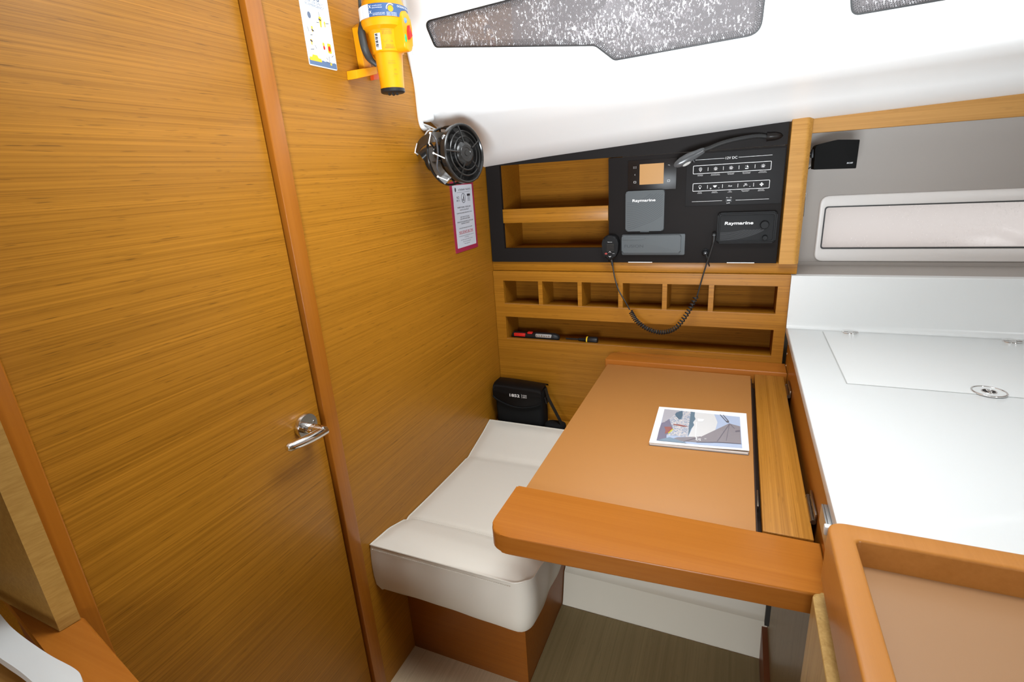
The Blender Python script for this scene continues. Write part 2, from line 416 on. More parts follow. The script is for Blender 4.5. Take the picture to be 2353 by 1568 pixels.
w2 = [w2[0], w2[1], (w2[1][0] + dx2[0] * 3.2, w2[1][1] + dx2[1] * 3.2), (w2[1][0] + dx2[0] * 3.2, w2[0][1] + .16), (w2[0][0] + .01, w2[0][1] + .14)]
P2 = rpoly(w2, [0, .02, .02, .02, .02], 6)
def inset(poly, d_):
    cx = sum(p[0] for p in poly) / len(poly); out = []; n_ = len(poly)
    for i, p in enumerate(poly):
        a = Vector(poly[i - 1]); b = Vector(poly[(i + 1) % n_]); t = b - a
        if t.length < 1e-9: out.append(p); continue
        nn = Vector((-t.y, t.x)).normalized(); out.append((p[0] + nn.x * d_, p[1] + nn.y * d_))
    return out
def area2(p): return sum(p[i - 1][0] * p[i][1] - p[i][0] * p[i - 1][1] for i in range(len(p)))
P1 = P1 if area2(P1) > 0 else P1[::-1]; P2 = P2 if area2(P2) > 0 else P2[::-1]
# dirty acrylic
def dirty(name, tint, dirt, haze, lo, hi, scale, back=.5):
    m = D.materials.new(name); m.use_nodes = True; nt = m.node_tree; N = nt.nodes.new; L = nt.links.new
    out = nt.nodes['Material Output']; b = nt.nodes['Principled BSDF']
    b.inputs['Base Color'].default_value = (*dirt, 1); b.inputs['Roughness'].default_value = .5
    tr = N('ShaderNodeBsdfTransparent'); tr.inputs[0].default_value = (*tint, 1)
    tl = N('ShaderNodeBsdfTranslucent'); tl.inputs[0].default_value = (*dirt, 1)
    gl = N('ShaderNodeBsdfGlossy'); gl.inputs['Roughness'].default_value = .05
    tc = N('ShaderNodeTexCoord')
    mp = N('ShaderNodeMapping'); mp.inputs['Scale'].default_value = (scale, scale, scale * .55); L(tc.outputs['Object'], mp.inputs['Vector'])
    vo = N('ShaderNodeTexNoise'); vo.inputs['Scale'].default_value = 1; vo.inputs['Detail'].default_value = 5; vo.inputs['Roughness'].default_value = .7; L(mp.outputs[0], vo.inputs['Vector'])
    big = N('ShaderNodeTexNoise'); big.inputs['Scale'].default_value = 7; big.inputs['Detail'].default_value = 3; L(tc.outputs['Object'], big.inputs['Vector'])
    ad = N('ShaderNodeMath'); ad.operation = 'MULTIPLY_ADD'; ad.inputs[1].default_value = .35; L(big.outputs['Fac'], ad.inputs[0]); L(vo.outputs['Fac'], ad.inputs[2])
    mr = N('ShaderNodeMapRange'); mr.inputs[1].default_value = lo; mr.inputs[2].default_value = hi; mr.inputs[3].default_value = haze; mr.inputs[4].default_value = .97
    L(ad.outputs[0], mr.inputs[0])
    m1 = N('ShaderNodeMixShader'); m1.inputs[0].default_value = back; L(b.outputs[0], m1.inputs[1]); L(tl.outputs[0], m1.inputs[2])
    m2 = N('ShaderNodeMixShader'); L(mr.outputs[0], m2.inputs[0]); L(tr.outputs[0], m2.inputs[1]); L(m1.outputs[0], m2.inputs[2])
    m3 = N('ShaderNodeMixShader'); m3.inputs[0].default_value = .06; L(m2.outputs[0], m3.inputs[1]); L(gl.outputs[0], m3.inputs[2])
    L(m3.outputs[0], out.inputs['Surface']); return m
acrylic = dirty('dirty_acrylic', (.50, .47, .475), (.92, .91, .93), .16, .755, .80, 190)
acrylic2 = dirty('pale_acrylic', (.92, .88, .86), (.93, .90, .88), .55, .80, .86, 190, .8)
for k, P in ((1, P1), (2, P2)):
    cb = B(); prism(cb, SIDE, P, -.09, .05); boolean(ceil_o, cb)
    bm = B(); prism(bm, SIDE, inset(P, .0005), -.012, -.004); win = struct('window_%d' % k, bm, acrylic)
    bm = B(); ringp(bm, SIDE, inset(P, -.0012), inset(P, .0022), -.006, .0012); obj('gasket', bm, rubber, win)
    # screen-printed dot band round the edge
    bm = B(); q = inset(P, .006)
    for row in range(4):
        rp = inset(P, .0045 + row * .0034); per = 0
        for i in range(len(rp)):
            a = Vector(rp[i - 1]); b = Vector(rp[i]); L_ = (b - a).length; s = -per
            while s + .0046 <= L_:
                s += .0046
                if s < 0: continue
                c = a.lerp(b, s / L_) if L_ > 0 else a
                t = (b - a).normalized()
                cc = c + t * (.0023 if row % 2 else 0)
                flat(bm, SIDE, ngon(cc.x, cc.y, .0013 - row * .0001, 6), -.0035)
            per = L_ - s
    obj('dot_band', bm, rubber, win, label='band of small black printed dots', smooth=0)
# white bead where the moulding meets the bulkhead
bm = B()
tube(bm, spline([at(918, -60, 'X', .006), at(926, 0, 'X', .006), at(937, 100, 'X', .006), at(956, 190, 'X', .006), at(968, 284, 'X', .006), at(985, 296, 'X', .006)], 8), .0075, 10)
struct('trim_5', bm, white_gel)
# the moulding's vertical flange against the wall
bm = B()
box(bm, .0005, .036, -.432, -.385, 1.614, 2.2, .010, 3); struct('trim_6', bm, white_gel)

# hull portlight with moulded frame
FH = F((0, .2, 0), (1, 0, 0), (0, 0, 1))
pa = at(1884, 452, 'Y', .2); pb = at(1870, 602, 'Y', .2); x0 = (pa.x + pb.x) / 2; zt = 1.3185; zb = 1.102
outer = rrect(x0, 2.75, zb, zt, .028, 8); inner_ = rrect(x0 + .017, 2.73, 1.146, 1.2825, .010, 8)
cb = B(); prism(cb, FH, rrect(x0 + .012, 2.735, 1.142, 1.288, .012, 8), -.06, .05); boolean(hull, cb)
bm = B(); ringp(bm, FH, outer, inner_, -.02, .007, .004); struct('window_3', bm, pale)
w3 = D.objects['window_3']
bm = B(); ringp(bm, FH, rrect(x0 + .0155, 2.7315, 1.1445, 1.284, .010, 8), rrect(x0 + .019, 2.728, 1.148, 1.2805, .009, 8), .0, .0085); obj('gasket', bm, rubber, w3)
bm = B(); prism(bm, FH, inner_, -.018, -.006); obj('pane', bm, acrylic2, w3)

# outside: quay and a moored boat beyond the glass
quay_m = wood('quay_planks', 'X', (.20, .16, .15), (.38, .32, .30), streak=9, contrast=.9, coat=0)
bm = B(); box(bm, -9, 7, 4.95, 5.4, -1.5, 7); tag(obj('boat_shed', bm, quay_m, org=(-1, 5.1, -1.5)), 'brown-grey timber boat shed seen hazily through the large overhead window', 'shed')
bm = B(); box(bm, -3, 8, 4.5, 4.9, -1.5, 1.9, .05); tag(obj('quay_wall', bm, mat('concrete', (.86, .82, .80), .8), org=(2, 4.7, -1.5)), 'pale concrete quay wall seen blurred through the long hull portlight', 'wall')
bm = B(); prism(bm, F((0, 1.9, 0)), [(p.x, p.z) for p in (at(1380, 40, 'Y', 1.9), at(1440, 38, 'Y', 1.9), at(1425, -20, 'Y', 1.9), at(1400, 0, 'Y', 1.9))], -.05, .05, .01); tag(obj('dinghy_sail', bm, mat('bright_sail', (.9, .9, .92), .6), org=at(1380, 40, 'Y', 1.9)), 'small bright white sail shape seen outside the large overhead window', 'sail')
bm = B(); tube(bm, [at(1385, -30, 'Y', 1.2), at(1600, 190, 'Y', 1.2)], .03, 10); tag(obj('dock_pole', bm, mat('white_paint', (.85, .85, .85), .5), org=at(1600, 190, 'Y', 1.2)), 'slanting pale dock pole outside the large overhead window', 'pole')

# beam and post framing the recess
bm = B(); box(bm, 1.05, 3.2, .03, .06, 1.511, 1.62, .002); struct('trim_7', bm, beam_x)
bm = B()
P = rpoly([(1.010, 0.18), (1.010, -.018), (1.054, -.018), (1.066, .0), (1.066, .18)], [0, .002, .014, .008, 0], 6)
bmp = F((0, 0, 0), (1, 0, 0), (0, 1, 0)); prism(bm, bmp, P, 1.1285, 1.56); struct('trim_8', bm, post_m)
bm = B(); box(bm, -.0, 1.066, .008, .19, 1.0925, 1.1283, .002, 2); struct('trim_9', bm, teak_x)
bm = B(); c0 = at(1840, 465, 'X', 1.0665); fbox(bm, F((1.0662, .02, c0.z), (0, 1, 0), (0, 0, 1)), -.006, .006, -.035, .035, 0, .003, .001); tag(obj('door_catch', bm, chrome, org=(1.0662, .02, c0.z)), 'slim chrome catch plate on the side of the wooden post right of the black panel', 'catch')

# =================================================================== CUBBY UNIT
X0, X1 = .0015, 1.05
z1, z2, z3, z4, z5 = 1.0915, 1.0533, .9602, .9059, .8129
xa, xb = .0433, 1.0159
unit = thing('cubby_unit', 'teak veneered pigeonhole unit with six small cells above one long slot, on the back wall', 'shelf unit', (.52, 0, .5))
bm = B()
def ff(a0, a1, b0, b1): fbox(bm, WB, a0, a1, b0, b1, -.018, 0)
ff(X0, X1, z2, z1); ff(X0, X1, z4, z3); ff(X0, X1, .46, z5); ff(X0, xa, z3, z2); ff(xb, X1, z3, z2); ff(X0, xa, z5, z4); ff(xb, X1, z5, z4)
obj('face_panel', bm, teak_x, unit)
bm = B(); dp = .13
for (lo, hi) in ((z3, z2), (z5, z4)):
    fbox(bm, WB, xa - .012, xb + .012, lo - .026, hi + .004, -dp - .008, -dp)
    fbox(bm, WB, xa - .012, xb + .012, lo - .022, lo - .012, -dp, -.018)
    fbox(bm, WB, xa - .012, xb + .012, hi, hi + .006, -dp, -.018)
    fbox(bm, WB, xa - .010, xa - .0005, lo - .02, hi + .004, -dp, -.018)
    fbox(bm, WB, xb + .0005, xb + .010, lo - .02, hi + .004, -dp, -.018)
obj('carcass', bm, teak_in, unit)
for a, b in ((1236.5, 1246), (1327, 1336.5), (1420.5, 1431), (1522, 1533), (1629, 1641)):
    bm = B(); fbox(bm, WB, at(a, 660, 'Y', 0).x, at(b, 660, 'Y', 0).x, z3 - .015, z2 + .002, -dp, -.0004); obj('divider', bm, teak_x, unit)
bm = B()
for zz in (z3, z5): fbox(bm, WB, xa, xb, zz - .0008, zz + .0004, -.002, .0006)
obj('edge_band', bm, mat('edge_pale', (.42, .2, .07), .4), unit, label='thin pale edging along the cell openings')

# =================================================================== BLACK INSTRUMENT PANEL
pan = thing('instrument_panel', 'matt black instrument panel with an open shelf bay on its left, above the pigeonholes', 'panel', (.5, 0, 1.13))
pb0 = 1.1285
bm = B(); oa0, oa1, ob0, ob1 = .0605, .4640, 1.181, 1.4835
fbox(bm, WB, .004, oa0, pb0, 1.56, -.012, .002); fbox(bm, WB, oa0, .4655, pb0, ob0, -.012, .002); fbox(bm, WB, oa0, 1.004, ob1 + .0005, 1.60, -.012, .002)
obj('frame', bm, blk_panel, pan)
bm = B(); fbox(bm, WB, .4668, 1.004, pb0, 1.4818, -.012, .0022, .0006); ipl = obj('instrument_plate', bm, blk_panel, pan)
bm = B()
bd = .2
fbox(bm, WB, oa0 - .01, oa1 + .01, 1.13, 1.56, -bd + .003, -bd + .008)
fbox(bm, WB, oa0 - .008, oa0 - .001, 1.15, 1.56, -bd, -.012); fbox(bm, WB, oa1 + .001, oa1 + .008, 1.15, 1.56, -bd, -.012)
fbox(bm, WB, oa0 - .008, oa1 + .008, 1.165, 1.172, -bd, -.012); fbox(bm, WB, oa0 - .008, oa1 + .008, 1.5, 1.507, -bd, -.012)
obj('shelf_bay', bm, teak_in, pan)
bm = B(); fbox(bm, WB, oa0 - .001, oa1, 1.2755, 1.3265, -.016, -.001, .0015); fbox(bm, WB, oa0 - .001, oa1, 1.2755, 1.283, -bd + .008, -.016)
obj('shelf', bm, teak_x, pan, label='teak shelf with upstanding lip')
for a, b in ((1444, 1499), (1670, 1733)):
    bm = B(); fbox(bm, WB, at(a, 605, 'Y', 0).x, at(b, 605, 'Y', 0).x, pb0 + .0002, pb0 + .0024, .002, .0045); obj('white_strip', bm, white_p, pan, label='small white strip under the panel edge')

# DC switch panel
c00 = at(1574, 475, 'Y', -.004); c11 = at(1799, 338, 'Y', -.004)
dcp = thing('switch_panel', 'black switch panel printed 12V DC with two rows of white symbols', 'switch panel', (.86, -.002, 1.31))
bm = B(); fbox(bm, WB, c00.x, 1.0015, c00.z, c11.z - .001, .0022, .0042, .0008); obj('plate', bm, mat('switch_plate', (.017, .0165, .017), .55, Specular_IOR_Level=.15), dcp)
PW = F((0, -.0043, 0)); E = .0002
def q2(px, py, y=-.0045): v = at(px, py, 'Y', y); return v.x, v.z
bm = B()
cx_, cz_ = q2(1681, 362.5); text(bm, PW, '12V DC', cx_, cz_, .0075, c=E)
zr = q2(1600, 366)[1]
line(bm, PW, q2(1596, 367.5)[0], cz_, cx_ - .020, cz_, .0009, E); line(bm, PW, cx_ + .020, cz_, q2(1775, 358)[0], cz_, .0009, E)
zl_ = q2(1681, 460.5)[1]
line(bm, PW, q2(1590, 461)[0], zl_, cx_ - .020, zl_, .0009, E); line(bm, PW, cx_ + .020, zl_, q2(1767, 457)[0], zl_, .0009, E)
text(bm, PW, '5V --- 2A', cx_, zl_ + .0088, .003, c=E)
def frame_line(a0, a1, b0, b1, t, rr): ringp(bm, PW, rrect(a0, a1, b0, b1, rr, 4), rrect(a0 + t, a1 - t, b0 + t, b1 - t, max(rr - t, .0005), 4), E, E + .0002)
rows_ = []
for (tl, tr, bl) in (((1593, 381), (1773.5, 370), (1593, 400.6)), ((1592, 422), (1769.5, 413), (1591.8, 440.5))):
    a = q2(*tl); b = q2(*tr); c = q2(*bl); zt_ = (a[1] + b[1]) / 2; rows_.append((a[0], b[0], c[1], zt_)); frame_line(a[0], b[0], c[1], zt_, .0014, .003)
names_ = [[('ELECTRONICS', 'ELECTRONIQUE'), ('NAVIGATION LIGHTS', 'FEUX DE NAVIGATION'), ('STEAMING LIGHT', 'FEU DE ROUTE'), ('DECK FLOODLIGHT', 'ECLAIRAGE PONT'), ('ANCHOR LIGHT', 'FEU DE MOUILLAGE')],
          [('LIGHTING', 'ECLAIRAGE'), ('BILGE PUMP', 'POMPE DE CALE'), ('SPARE', 'AUXILIAIRE'), ('FRESH WATER PUMP', "GROUPE D'EAU"), ('ENGINE VENT', 'VENTIL MOTEUR')]]
def circ_line(x, z, r_, w_): ringp(bm, PW, ngon(x, z, r_, 16), ngon(x, z, r_ - w_, 16), E, E + .0002)
for ri, (a0, a1, b0, b1) in enumerate(rows_):
    wd = (a1 - a0) / 5; zc = (b0 + b1) / 2
    for i in range(5):
        x = a0 + wd * (i + .5)
        if i: line(bm, PW, a0 + wd * i, zc - .0055, a0 + wd * i, zc + .0055, .0012, E)
        n1, n2 = names_[ri][i]
        text(bm, PW, n1, x, b0 - .0035, .0018, c=E); text(bm, PW, n2, x, b0 - .0064, .0018, c=E)
        w_ = .0009
        if (ri, i) == (0, 0):
            circ_line(x, zc + .0018, .0045, w_); circ_line(x, zc + .0018, .0014, .0014); line(bm, PW, x - .0035, zc - .001, x, zc - .0065, w_, E); line(bm, PW, x + .0035, zc - .001, x, zc - .0065, w_, E)
        elif ri == 0 and i in (1, 2, 4):
            circ_line(x, zc, .0035, w_)
            for k in range(8):
                an = math.pi * k / 4; line(bm, PW, x + .004 * math.cos(an), zc + .004 * math.sin(an), x + .0062 * math.cos(an), zc + .0062 * math.sin(an), w_, E)
            line(bm, PW, x - .0025, zc - .0015, x + .0025, zc - .0015, w_, E); line(bm, PW, x, zc - .0015, x, zc + .002, w_, E)
        elif (ri, i) == (0, 3):
            flat(bm, PW, [(x - .006, zc - .003), (x + .005, zc - .0045), (x + .003, zc - .006), (x - .004, zc - .006)], E)
            flat(bm, PW, [(x - .001, zc - .001), (x + .005, zc - .002), (x + .001, zc + .006)], E); line(bm, PW, x - .005, zc + .0015, x - .002, zc + .004, w_, E)
        elif (ri, i) == (1, 0):
            circ_line(x, zc + .0018, .0042, w_); flat(bm, PW, [(x - .002, zc - .002), (x + .002, zc - .002), (x + .0012, zc - .006), (x - .0012, zc - .006)], E)
        elif (ri, i) == (1, 1):
            flat(bm, PW, [(x - .006, zc + .003), (x - .0035, zc - .001), (x, zc - .0035), (x + .0035, zc - .001), (x + .006, zc + .003), (x + .003, zc + .0035), (x - .003, zc + .0035)], E)
            circ_line(x - .0125, zc - .0055, .0022, .0008); flat(bm, PW, [(x + .0105, zc - .004), (x + .0135, zc - .004), (x + .012, zc - .006)], E)
        elif (ri, i) == (1, 2): text(bm, PW, 'Aux', x, zc, .0048, c=E)
        elif (ri, i) == (1, 3):
            line(bm, PW, x - .004, zc + .004, x + .003, zc + .004, w_ * 1.4, E); line(bm, PW, x, zc + .004, x, zc + .0, w_ * 1.4, E); line(bm, PW, x - .004, zc, x + .005, zc, w_ * 1.6, E); line(bm, PW, x - .005, zc, x - .005, zc - .0045, w_ * 1.6, E)
            flat(bm, PW, [(x + .0105, zc - .004), (x + .0135, zc - .004), (x + .012, zc - .006)], E)
        else:
            for k in range(4):
                an = math.pi * k / 2; flat(bm, PW, ngon(x + .0034 * math.cos(an), zc + .0034 * math.sin(an), .0022, 8), E)
            flat(bm, PW, ngon(x, zc, .001, 8), E)
line(bm, PW, cx_ - .005, zl_ - .0085, cx_ + .004, zl_ - .0085, .0008, E); flat(bm, PW, ngon(cx_ - .005, zl_ - .0085, .0013, 8), E); line(bm, PW, cx_ - .001, zl_ - .0085, cx_ + .002, zl_ - .006, .0007, E)
obj('printed_symbols', bm, white_p, dcp, smooth=0, label='white printed frames, symbols and lettering')
bm = B(); ringp(bm, PW, rrect(cx_ - .0085, cx_ + .0085, zl_ - .0048, zl_ + .0048, .002, 4), rrect(cx_ - .0068, cx_ + .0068, zl_ - .0030, zl_ + .0030, .001, 4), -.001, .0006); usb = obj('usb_port', bm, blk, dcp); bm = B(); fbox(bm, PW, cx_ - .0055, cx_ + .0055, zl_ - .0008, zl_ + .0018, -.001, .0003); obj('contact_tongue', bm, clear, usb)

# display screen
a = at(1443, 370, 'Y', -.004); b = at(1553.5, 434.5, 'Y', -.004); a0, a1, b0, b1 = a.x, b.x, b.z, a.z
a1 += .0
mfd = thing('display_screen', 'glossy black touch display with a painted orange reflection, left of the switch panel', 'display', ((a0 + a1) / 2, -.002, b0))
bm = B(); fbox(bm, WB, a0, a1, b0, b1, .0022, .0048, .0008); obj('glass_front', bm, blk_gloss, mfd)
s0 = q2(1470, 378); s1 = q2(1524.5, 422)
bm = B(); fbox(bm, WB, s0[0], s1[0], s1[1], s0[1], .0048, .0051); obj('painted_reflection', bm, screen_m, mfd, label='screen area with a reflection painted in pale tan')  # flat tan colour stands in for the wood mirrored in the glass
bm = B(); G = F((0, -.0049, 0))
for k in range(3):
    flat(bm, G, ngon(q2(1456 + 3 * k, 385)[0], q2(1458, 384)[1], .0011, 4), .0001); flat(bm, G, ngon(q2(1456 + 3 * k, 385)[0], q2(1458, 387)[1], .0009, 4), .0001)
xx, zz = q2(1459, 402); line(bm, G, xx + .001, zz + .002, xx - .001, zz, .0007, .0001); line(bm, G, xx - .001, zz, xx + .001, zz - .002, .0007, .0001)
xx, zz = q2(1459, 419); ringp(bm, G, rrect(xx - .004, xx + .004, zz - .003, zz + .003, .0005, 1), rrect(xx - .0033, xx + .0033, zz - .0023, zz + .0023, .0004, 1), .0001, .0002)
xx, zz = q2(1536.5, 415.5); ringp(bm, G, rrect(xx - .004, xx + .004, zz - .003, zz + .003, .0005, 1), rrect(xx - .0033, xx + .0033, zz - .0023, zz + .0023, .0004, 1), .0001, .0002)
xx, zz = q2(1537, 380); line(bm, G, xx - .003, zz + .001, xx + .003, zz + .001, .0007, .0001); line(bm, G, xx + .003, zz + .001, xx + .003, zz - .002, .0007, .0001)
obj('key_symbols', bm, white_p, mfd, smooth=0, label='small white key symbols')

# square grey cover
a = at(1438, 440, 'Y', -.012); b = at(1525, 530.5, 'Y', -.012); a0, a1, b0, b1 = a.x, b.x, b.z, a.z
cov = thing('square_cover', 'square dark grey plastic sun cover lettered Raymarine, below the display', 'instrument cover', ((a0 + a1) / 2, -.002, b0))
bm = B(); prism(bm, WB, rrect(a0, a1, b0, b1, .008, 6), .0022, .016, .0035, 3); fbox(bm, WB, (a0 + a1) / 2 - .015, (a0 + a1) / 2 + .015, b0 - .004, b0 + .001, .0022, .009, .001); obj('shell', bm, grey_cov, cov)
bm = B(); G = F((0, -.0161, 0)); W_, H_ = a1 - a0, b1 - b0
for k in range(15):
    base = .03 + k * .052; last = None
    for t in range(19):
        u_ = t / 18; v_ = base + .42 * (u_ ** 1.7) + .03 * math.sin(5 * u_ + k * .22) - .02
        if u_ < .0: continue
        pt = (a0 + W_ * (.04 + .92 * u_), b0 + H_ * v_ * .94 + .003)
        if v_ > .97 or pt[1] > b1 - .004: break
        if last and pt[1] > b0 + .003: line(bm, G, *last, *pt, .0009, .0001)
        last = pt
obj('wave_lines', bm, grey_line, cov, smooth=0, label='fine curved lines over the lower half')
bm = B(); v0 = at(1479.5, 461.5, 'Y', -.0163); text(bm, F((0, -.0163, 0)), 'Raymarine', v0.x, v0.z, .0115, .076, c=.0001, bold=.0007); obj('lettering', bm, white_p, cov, smooth=0)

# stereo cover
a = at(1429, 540, 'Y', -.012); b = at(1572.5, 586, 'Y', -.012); a0, a1, b0, b1 = a.x, b.x, b.z, a.z
st_ = thing('stereo_cover', 'long low grey plastic stereo cover embossed FUSION, beside the handset', 'instrument cover', ((a0 + a1) / 2, -.002, b0))
bm = B(); prism(bm, WB, rrect(a0, a1, b0, b1, .004, 5), .0022, .012, .0015); prism(bm, WB, rrect(a0 + .001, a1 - .012, b0 + .009, b1 - .002, .006, 5), .012, .022, .004, 3); prism(bm, WB, rpoly([(a0 + .004, b1 - .009), (a0 + .09, b1 - .010), (a0 + .065, b1 - .016), (a0 + .004, b1 - .017)], .002), .021, .0235, .001)
obj('shell', bm, grey_cov, st_)
bm = B(); v0 = at(1456.5, 566, 'Y', -.0222); text(bm, F((0, -.0222, 0)), 'FUSION', v0.x, v0.z, .010, .064, c=.0002); obj('lettering', bm, grey_line, st_, smooth=0, label='dark embossed lettering')

# radio
a = at(1650, 489, 'Y', -.015); b = at(1781, 558, 'Y', -.015); a0, a1, b0, b1 = a.x, b.x, b.z, a.z
rad = thing('vhf_radio', 'black fixed radio with two round knobs lettered Raymarine, lower right of the panel', 'radio', ((a0 + a1) / 2, -.002, b0))
bm = B(); prism(bm, WB, rrect(a0, a1, b0, b1, .009, 6), .0022, .021, .004, 3); ringp(bm, WB, rrect(a0 + .004, a1 - .004, b0 + .004, b1 - .004, .008, 6), rrect(a0 + .009, a1 - .009, b0 + .009, b1 - .009, .006, 6), .019, .023, .001); obj('body', bm, blk_radio, rad)
for (px, py, r_) in ((1757, 517, .0125), (1757.5, 546.5, .0075)):
    v0 = at(px, py, 'Y', -.026); bm = B(); lathe(bm, (v0.x, -.021, v0.z), (0, -1, 0), [(r_ * 1.05, 0), (r_, .004), (r_ * .96, .012), (r_ * .85, .0135), (0, .0135)], 28)
    for k in range(16): an = k * math.pi / 8; cyl(bm, (v0.x + r_ * math.cos(an), -.022, v0.z + r_ * math.sin(an)), (v0.x + r_ * .96 * math.cos(an), -.032, v0.z + r_ * .96 * math.sin(an)), .0009, seg=6)
    obj('knob', bm, blk_radio, rad)
bm = B(); v0 = at(1698, 514, 'Y', -.0233); text(bm, F((0, -.0212, 0)), 'Raymarine', v0.x, v0.z, .0125, .083, c=.0002, bold=.0008, shear=.12); obj('lettering', bm, white_p, rad, smooth=0)
bm = B(); G = F((0, -.0212, 0))
for k in range(9):
    last = None
    for t in range(15):
        u_ = t / 14; pt = (a0 + .010 + (a1 - a0 - .045) * u_, b0 + .010 + k * .003 + .03 * u_ ** 2.2)
        if pt[1] > b0 + .045: break
        if last: line(bm, G, *last, *pt, .0008, .0001)
        last = pt
obj('wave_lines', bm, mat('radio_line', (.03, .03, .032), .5), rad, smooth=0)

# handset with coiled cord
hc = at(1403.5, 569, 'Y', -.025)
hs = thing('radio_handset', 'black oval fist microphone with coiled cord, hanging left of the grey stereo cover', 'microphone', (hc.x, -.004, hc.z))
HF = F((hc.x, -.003, hc.z))
out = rpoly([(-.020, .043), (-.029, .018), (-.027, -.012), (-.015, -.042), (.013, -.042), (.027, -.012), (.029, .018), (.020, .043)], .03, 6)
bm = B(); prism(bm, HF, out, .001, .036, .008, 4); obj('body', bm, blk_radio, hs)
bm = B(); G = HF.sh(0, 0, .0362)
for k in range(5): line(bm, G, -.011, .012 - .0052 * k, .014, .013 - .0052 * k, .0016, .0001, .0012)
obj('speaker_slots', bm, mat('slot_brown', (.035, .028, .02), .3), hs, smooth=0)
bm = B(); text(bm, G, 'Raymarine', .0, .0205, .0032, .015, c=.0003)
for s, zz in ((1, -.0135), (-1, -.0295)): line(bm, G, -.004, zz - .002 * s, 0, zz + .002 * s, .0012, .0003); line(bm, G, .004, zz - .002 * s, 0, zz + .002 * s, .0012, .0003)
text(bm, G, 'HI/LO', .0125, -.019, .002, c=.0003)
obj('lettering', bm, white_p, hs, smooth=0)
bm = B(); prism(bm, G, ngon(-.0135, -.0195, .0048, 16, .003), 0, .001); obj('red_key', bm, mat('dull_red', (.35, .04, .03), .4), hs)
bm = B(); tube(bm, [HF.p(0, -.042, .014), HF.p(.002, -.052, .014), HF.p(.005, -.066, .018)], [.0058, .0048, .0032], 12); obj('strain_relief', bm, rubber, hs)
# cord: straight, coil, straight
pA = HF.p(.005, -.064, .018)
A_ = [pA, at(1413, 640, 'Y', -.035), at(1422, 668, 'Y', -.05), at(1437, 694, 'Y', -.06), at(1447, 712, 'Y', -.06)]
Bc = [at(1449, 716, 'Y', -.06), at(1463, 738, 'Y', -.06), at(1490, 757, 'Y', -.06), at(1522, 764, 'Y', -.06), at(1552, 754, 'Y', -.06), at(1578, 722, 'Y', -.058), at(1600, 681, 'Y', -.055)]
Cc = [at(1602, 680, 'Y', -.055), at(1609, 655, 'Y', -.05), at(1620, 618, 'Y', -.04), at(1635, 572, 'Y', -.033), at(1640, 553, 'Y', -.032), at(1641, 540, 'Y', -.03)]
bm = B(); tube(bm, spline(A_, 8), .0024, 8); obj('cord', bm, rubber, hs)
ctr = spline(Bc, 60); turns = 36; pts = []; dx = None
for i, p in enumerate(ctr):
    t = (ctr[min(i + 1, len(ctr) - 1)] - ctr[max(0, i - 1)]).normalized()
    if dx is None: dx, dy, _ = axes(t)
    dx = (dx - t * dx.dot(t)).normalized(); dy = t.cross(dx)
    an = 2 * math.pi * turns * i / (len(ctr) - 1)
    pts.append(p + (dx * math.cos(an) + dy * math.sin(an)) * .0068)
bm = B(); tube(bm, pts, .0023, 6); obj('coiled_cord', bm, rubber, hs)
bm = B(); tube(bm, spline(Cc, 8), .0024, 8)
v0 = Cc[-1]; lathe(bm, (v0.x, -.0, v0.z), (0, -1, 0), [(.0062, .002), (.0062, .034), (.004, .038), (0, .038)], 16); tube(bm, [v0 + Vector((0, 0, -.002)), Cc[-2], Cc[-2] + (Cc[-3] - Cc[-2]) * .3], [.0052, .0045, .0028], 12)
obj('plug_cord', bm, rubber, hs)
v0 = at(1621, 581, 'Y', -.01)
gl = thing('cable_gland', 'round black cable gland with short lead low on the black panel', 'cable gland', (v0.x, -.002, v0.z))
bm = B(); lathe(bm, (v0.x, -.002, v0.z), (0, -1, 0), [(.0125, 0), (.0125, .004), (.009, .008), (.009, .014), (.0068, .018), (.0035, .019), (0, .019)], 20); obj('collar', bm, blk, gl)
bm = B(); lathe(bm, (v0.x, -.0205, v0.z), (0, -1, 0), [(.0018, 0), (.0012, .001), (0, .0012)], 10); obj('tip', bm, steel, gl)
bm = B(); tube(bm, spline([(v0.x + .002, -.016, v0.z - .004), at(1625, 593, 'Y', -.02), at(1627, 603, 'Y', -.01), at(1630, 612, 'Y', .0)], 6), .0022, 8); obj('lead', bm, rubber, gl)

# flexible chart lamp
lb = at(1780, 313, 'Y', -.008)
lamp = thing('chart_lamp', 'black gooseneck chart lamp reaching left from the panel top right corner', 'lamp', (lb.x, -.002, lb.z))
bm = B()
sec = []
for k in range(11):
    t = k / 10; sec.append((-.021 + .044 * t, .0125 * math.sqrt(max(0, 1 - (max(0, t - .28) / .72) ** 2)) + (.0 if t else .001)))
rows = []
for (dx_, r_) in sec:
    r_ = max(r_, .0008); rows.append([bm.verts.new((lb.x + dx_, -.0025 - .019 * (r_ / .0125) * math.sin(math.pi * j / 8), lb.z + r_ * math.cos(math.pi * j / 8))) for j in range(9)])
for A, C in zip(rows, rows[1:]):
    for j in range(8): bm.faces.new((A[j], A[j + 1], C[j + 1], C[j]))
bm.faces.new(rows[0]); bm.faces.new(rows[-1][::-1])
obj('lamp_base', bm, blk_gloss, lamp)
armp = [Vector((lb.x - .019, -.012, lb.z)), at(1740, 313, 'Y', -.022), at(1700, 319, 'Y', -.04), at(1660, 329, 'Y', -.055), at(1630, 341, 'Y', -.065), at(1615, 346, 'Y', -.07)]
bm = B(); ap = spline(armp, 10); tube(bm, ap, [.0062 + (.0004 if i % 2 else 0) for i in range(len(ap))], 14); obj('flexible_arm', bm, rubber, lamp)
h0 = at(1619, 344, 'Y', -.07); h1 = at(1549, 382, 'Y', -.085)
dr_ = (h1 - h0).normalized(); side = dr_.cross(Vector((0, -1, 0))).normalized()
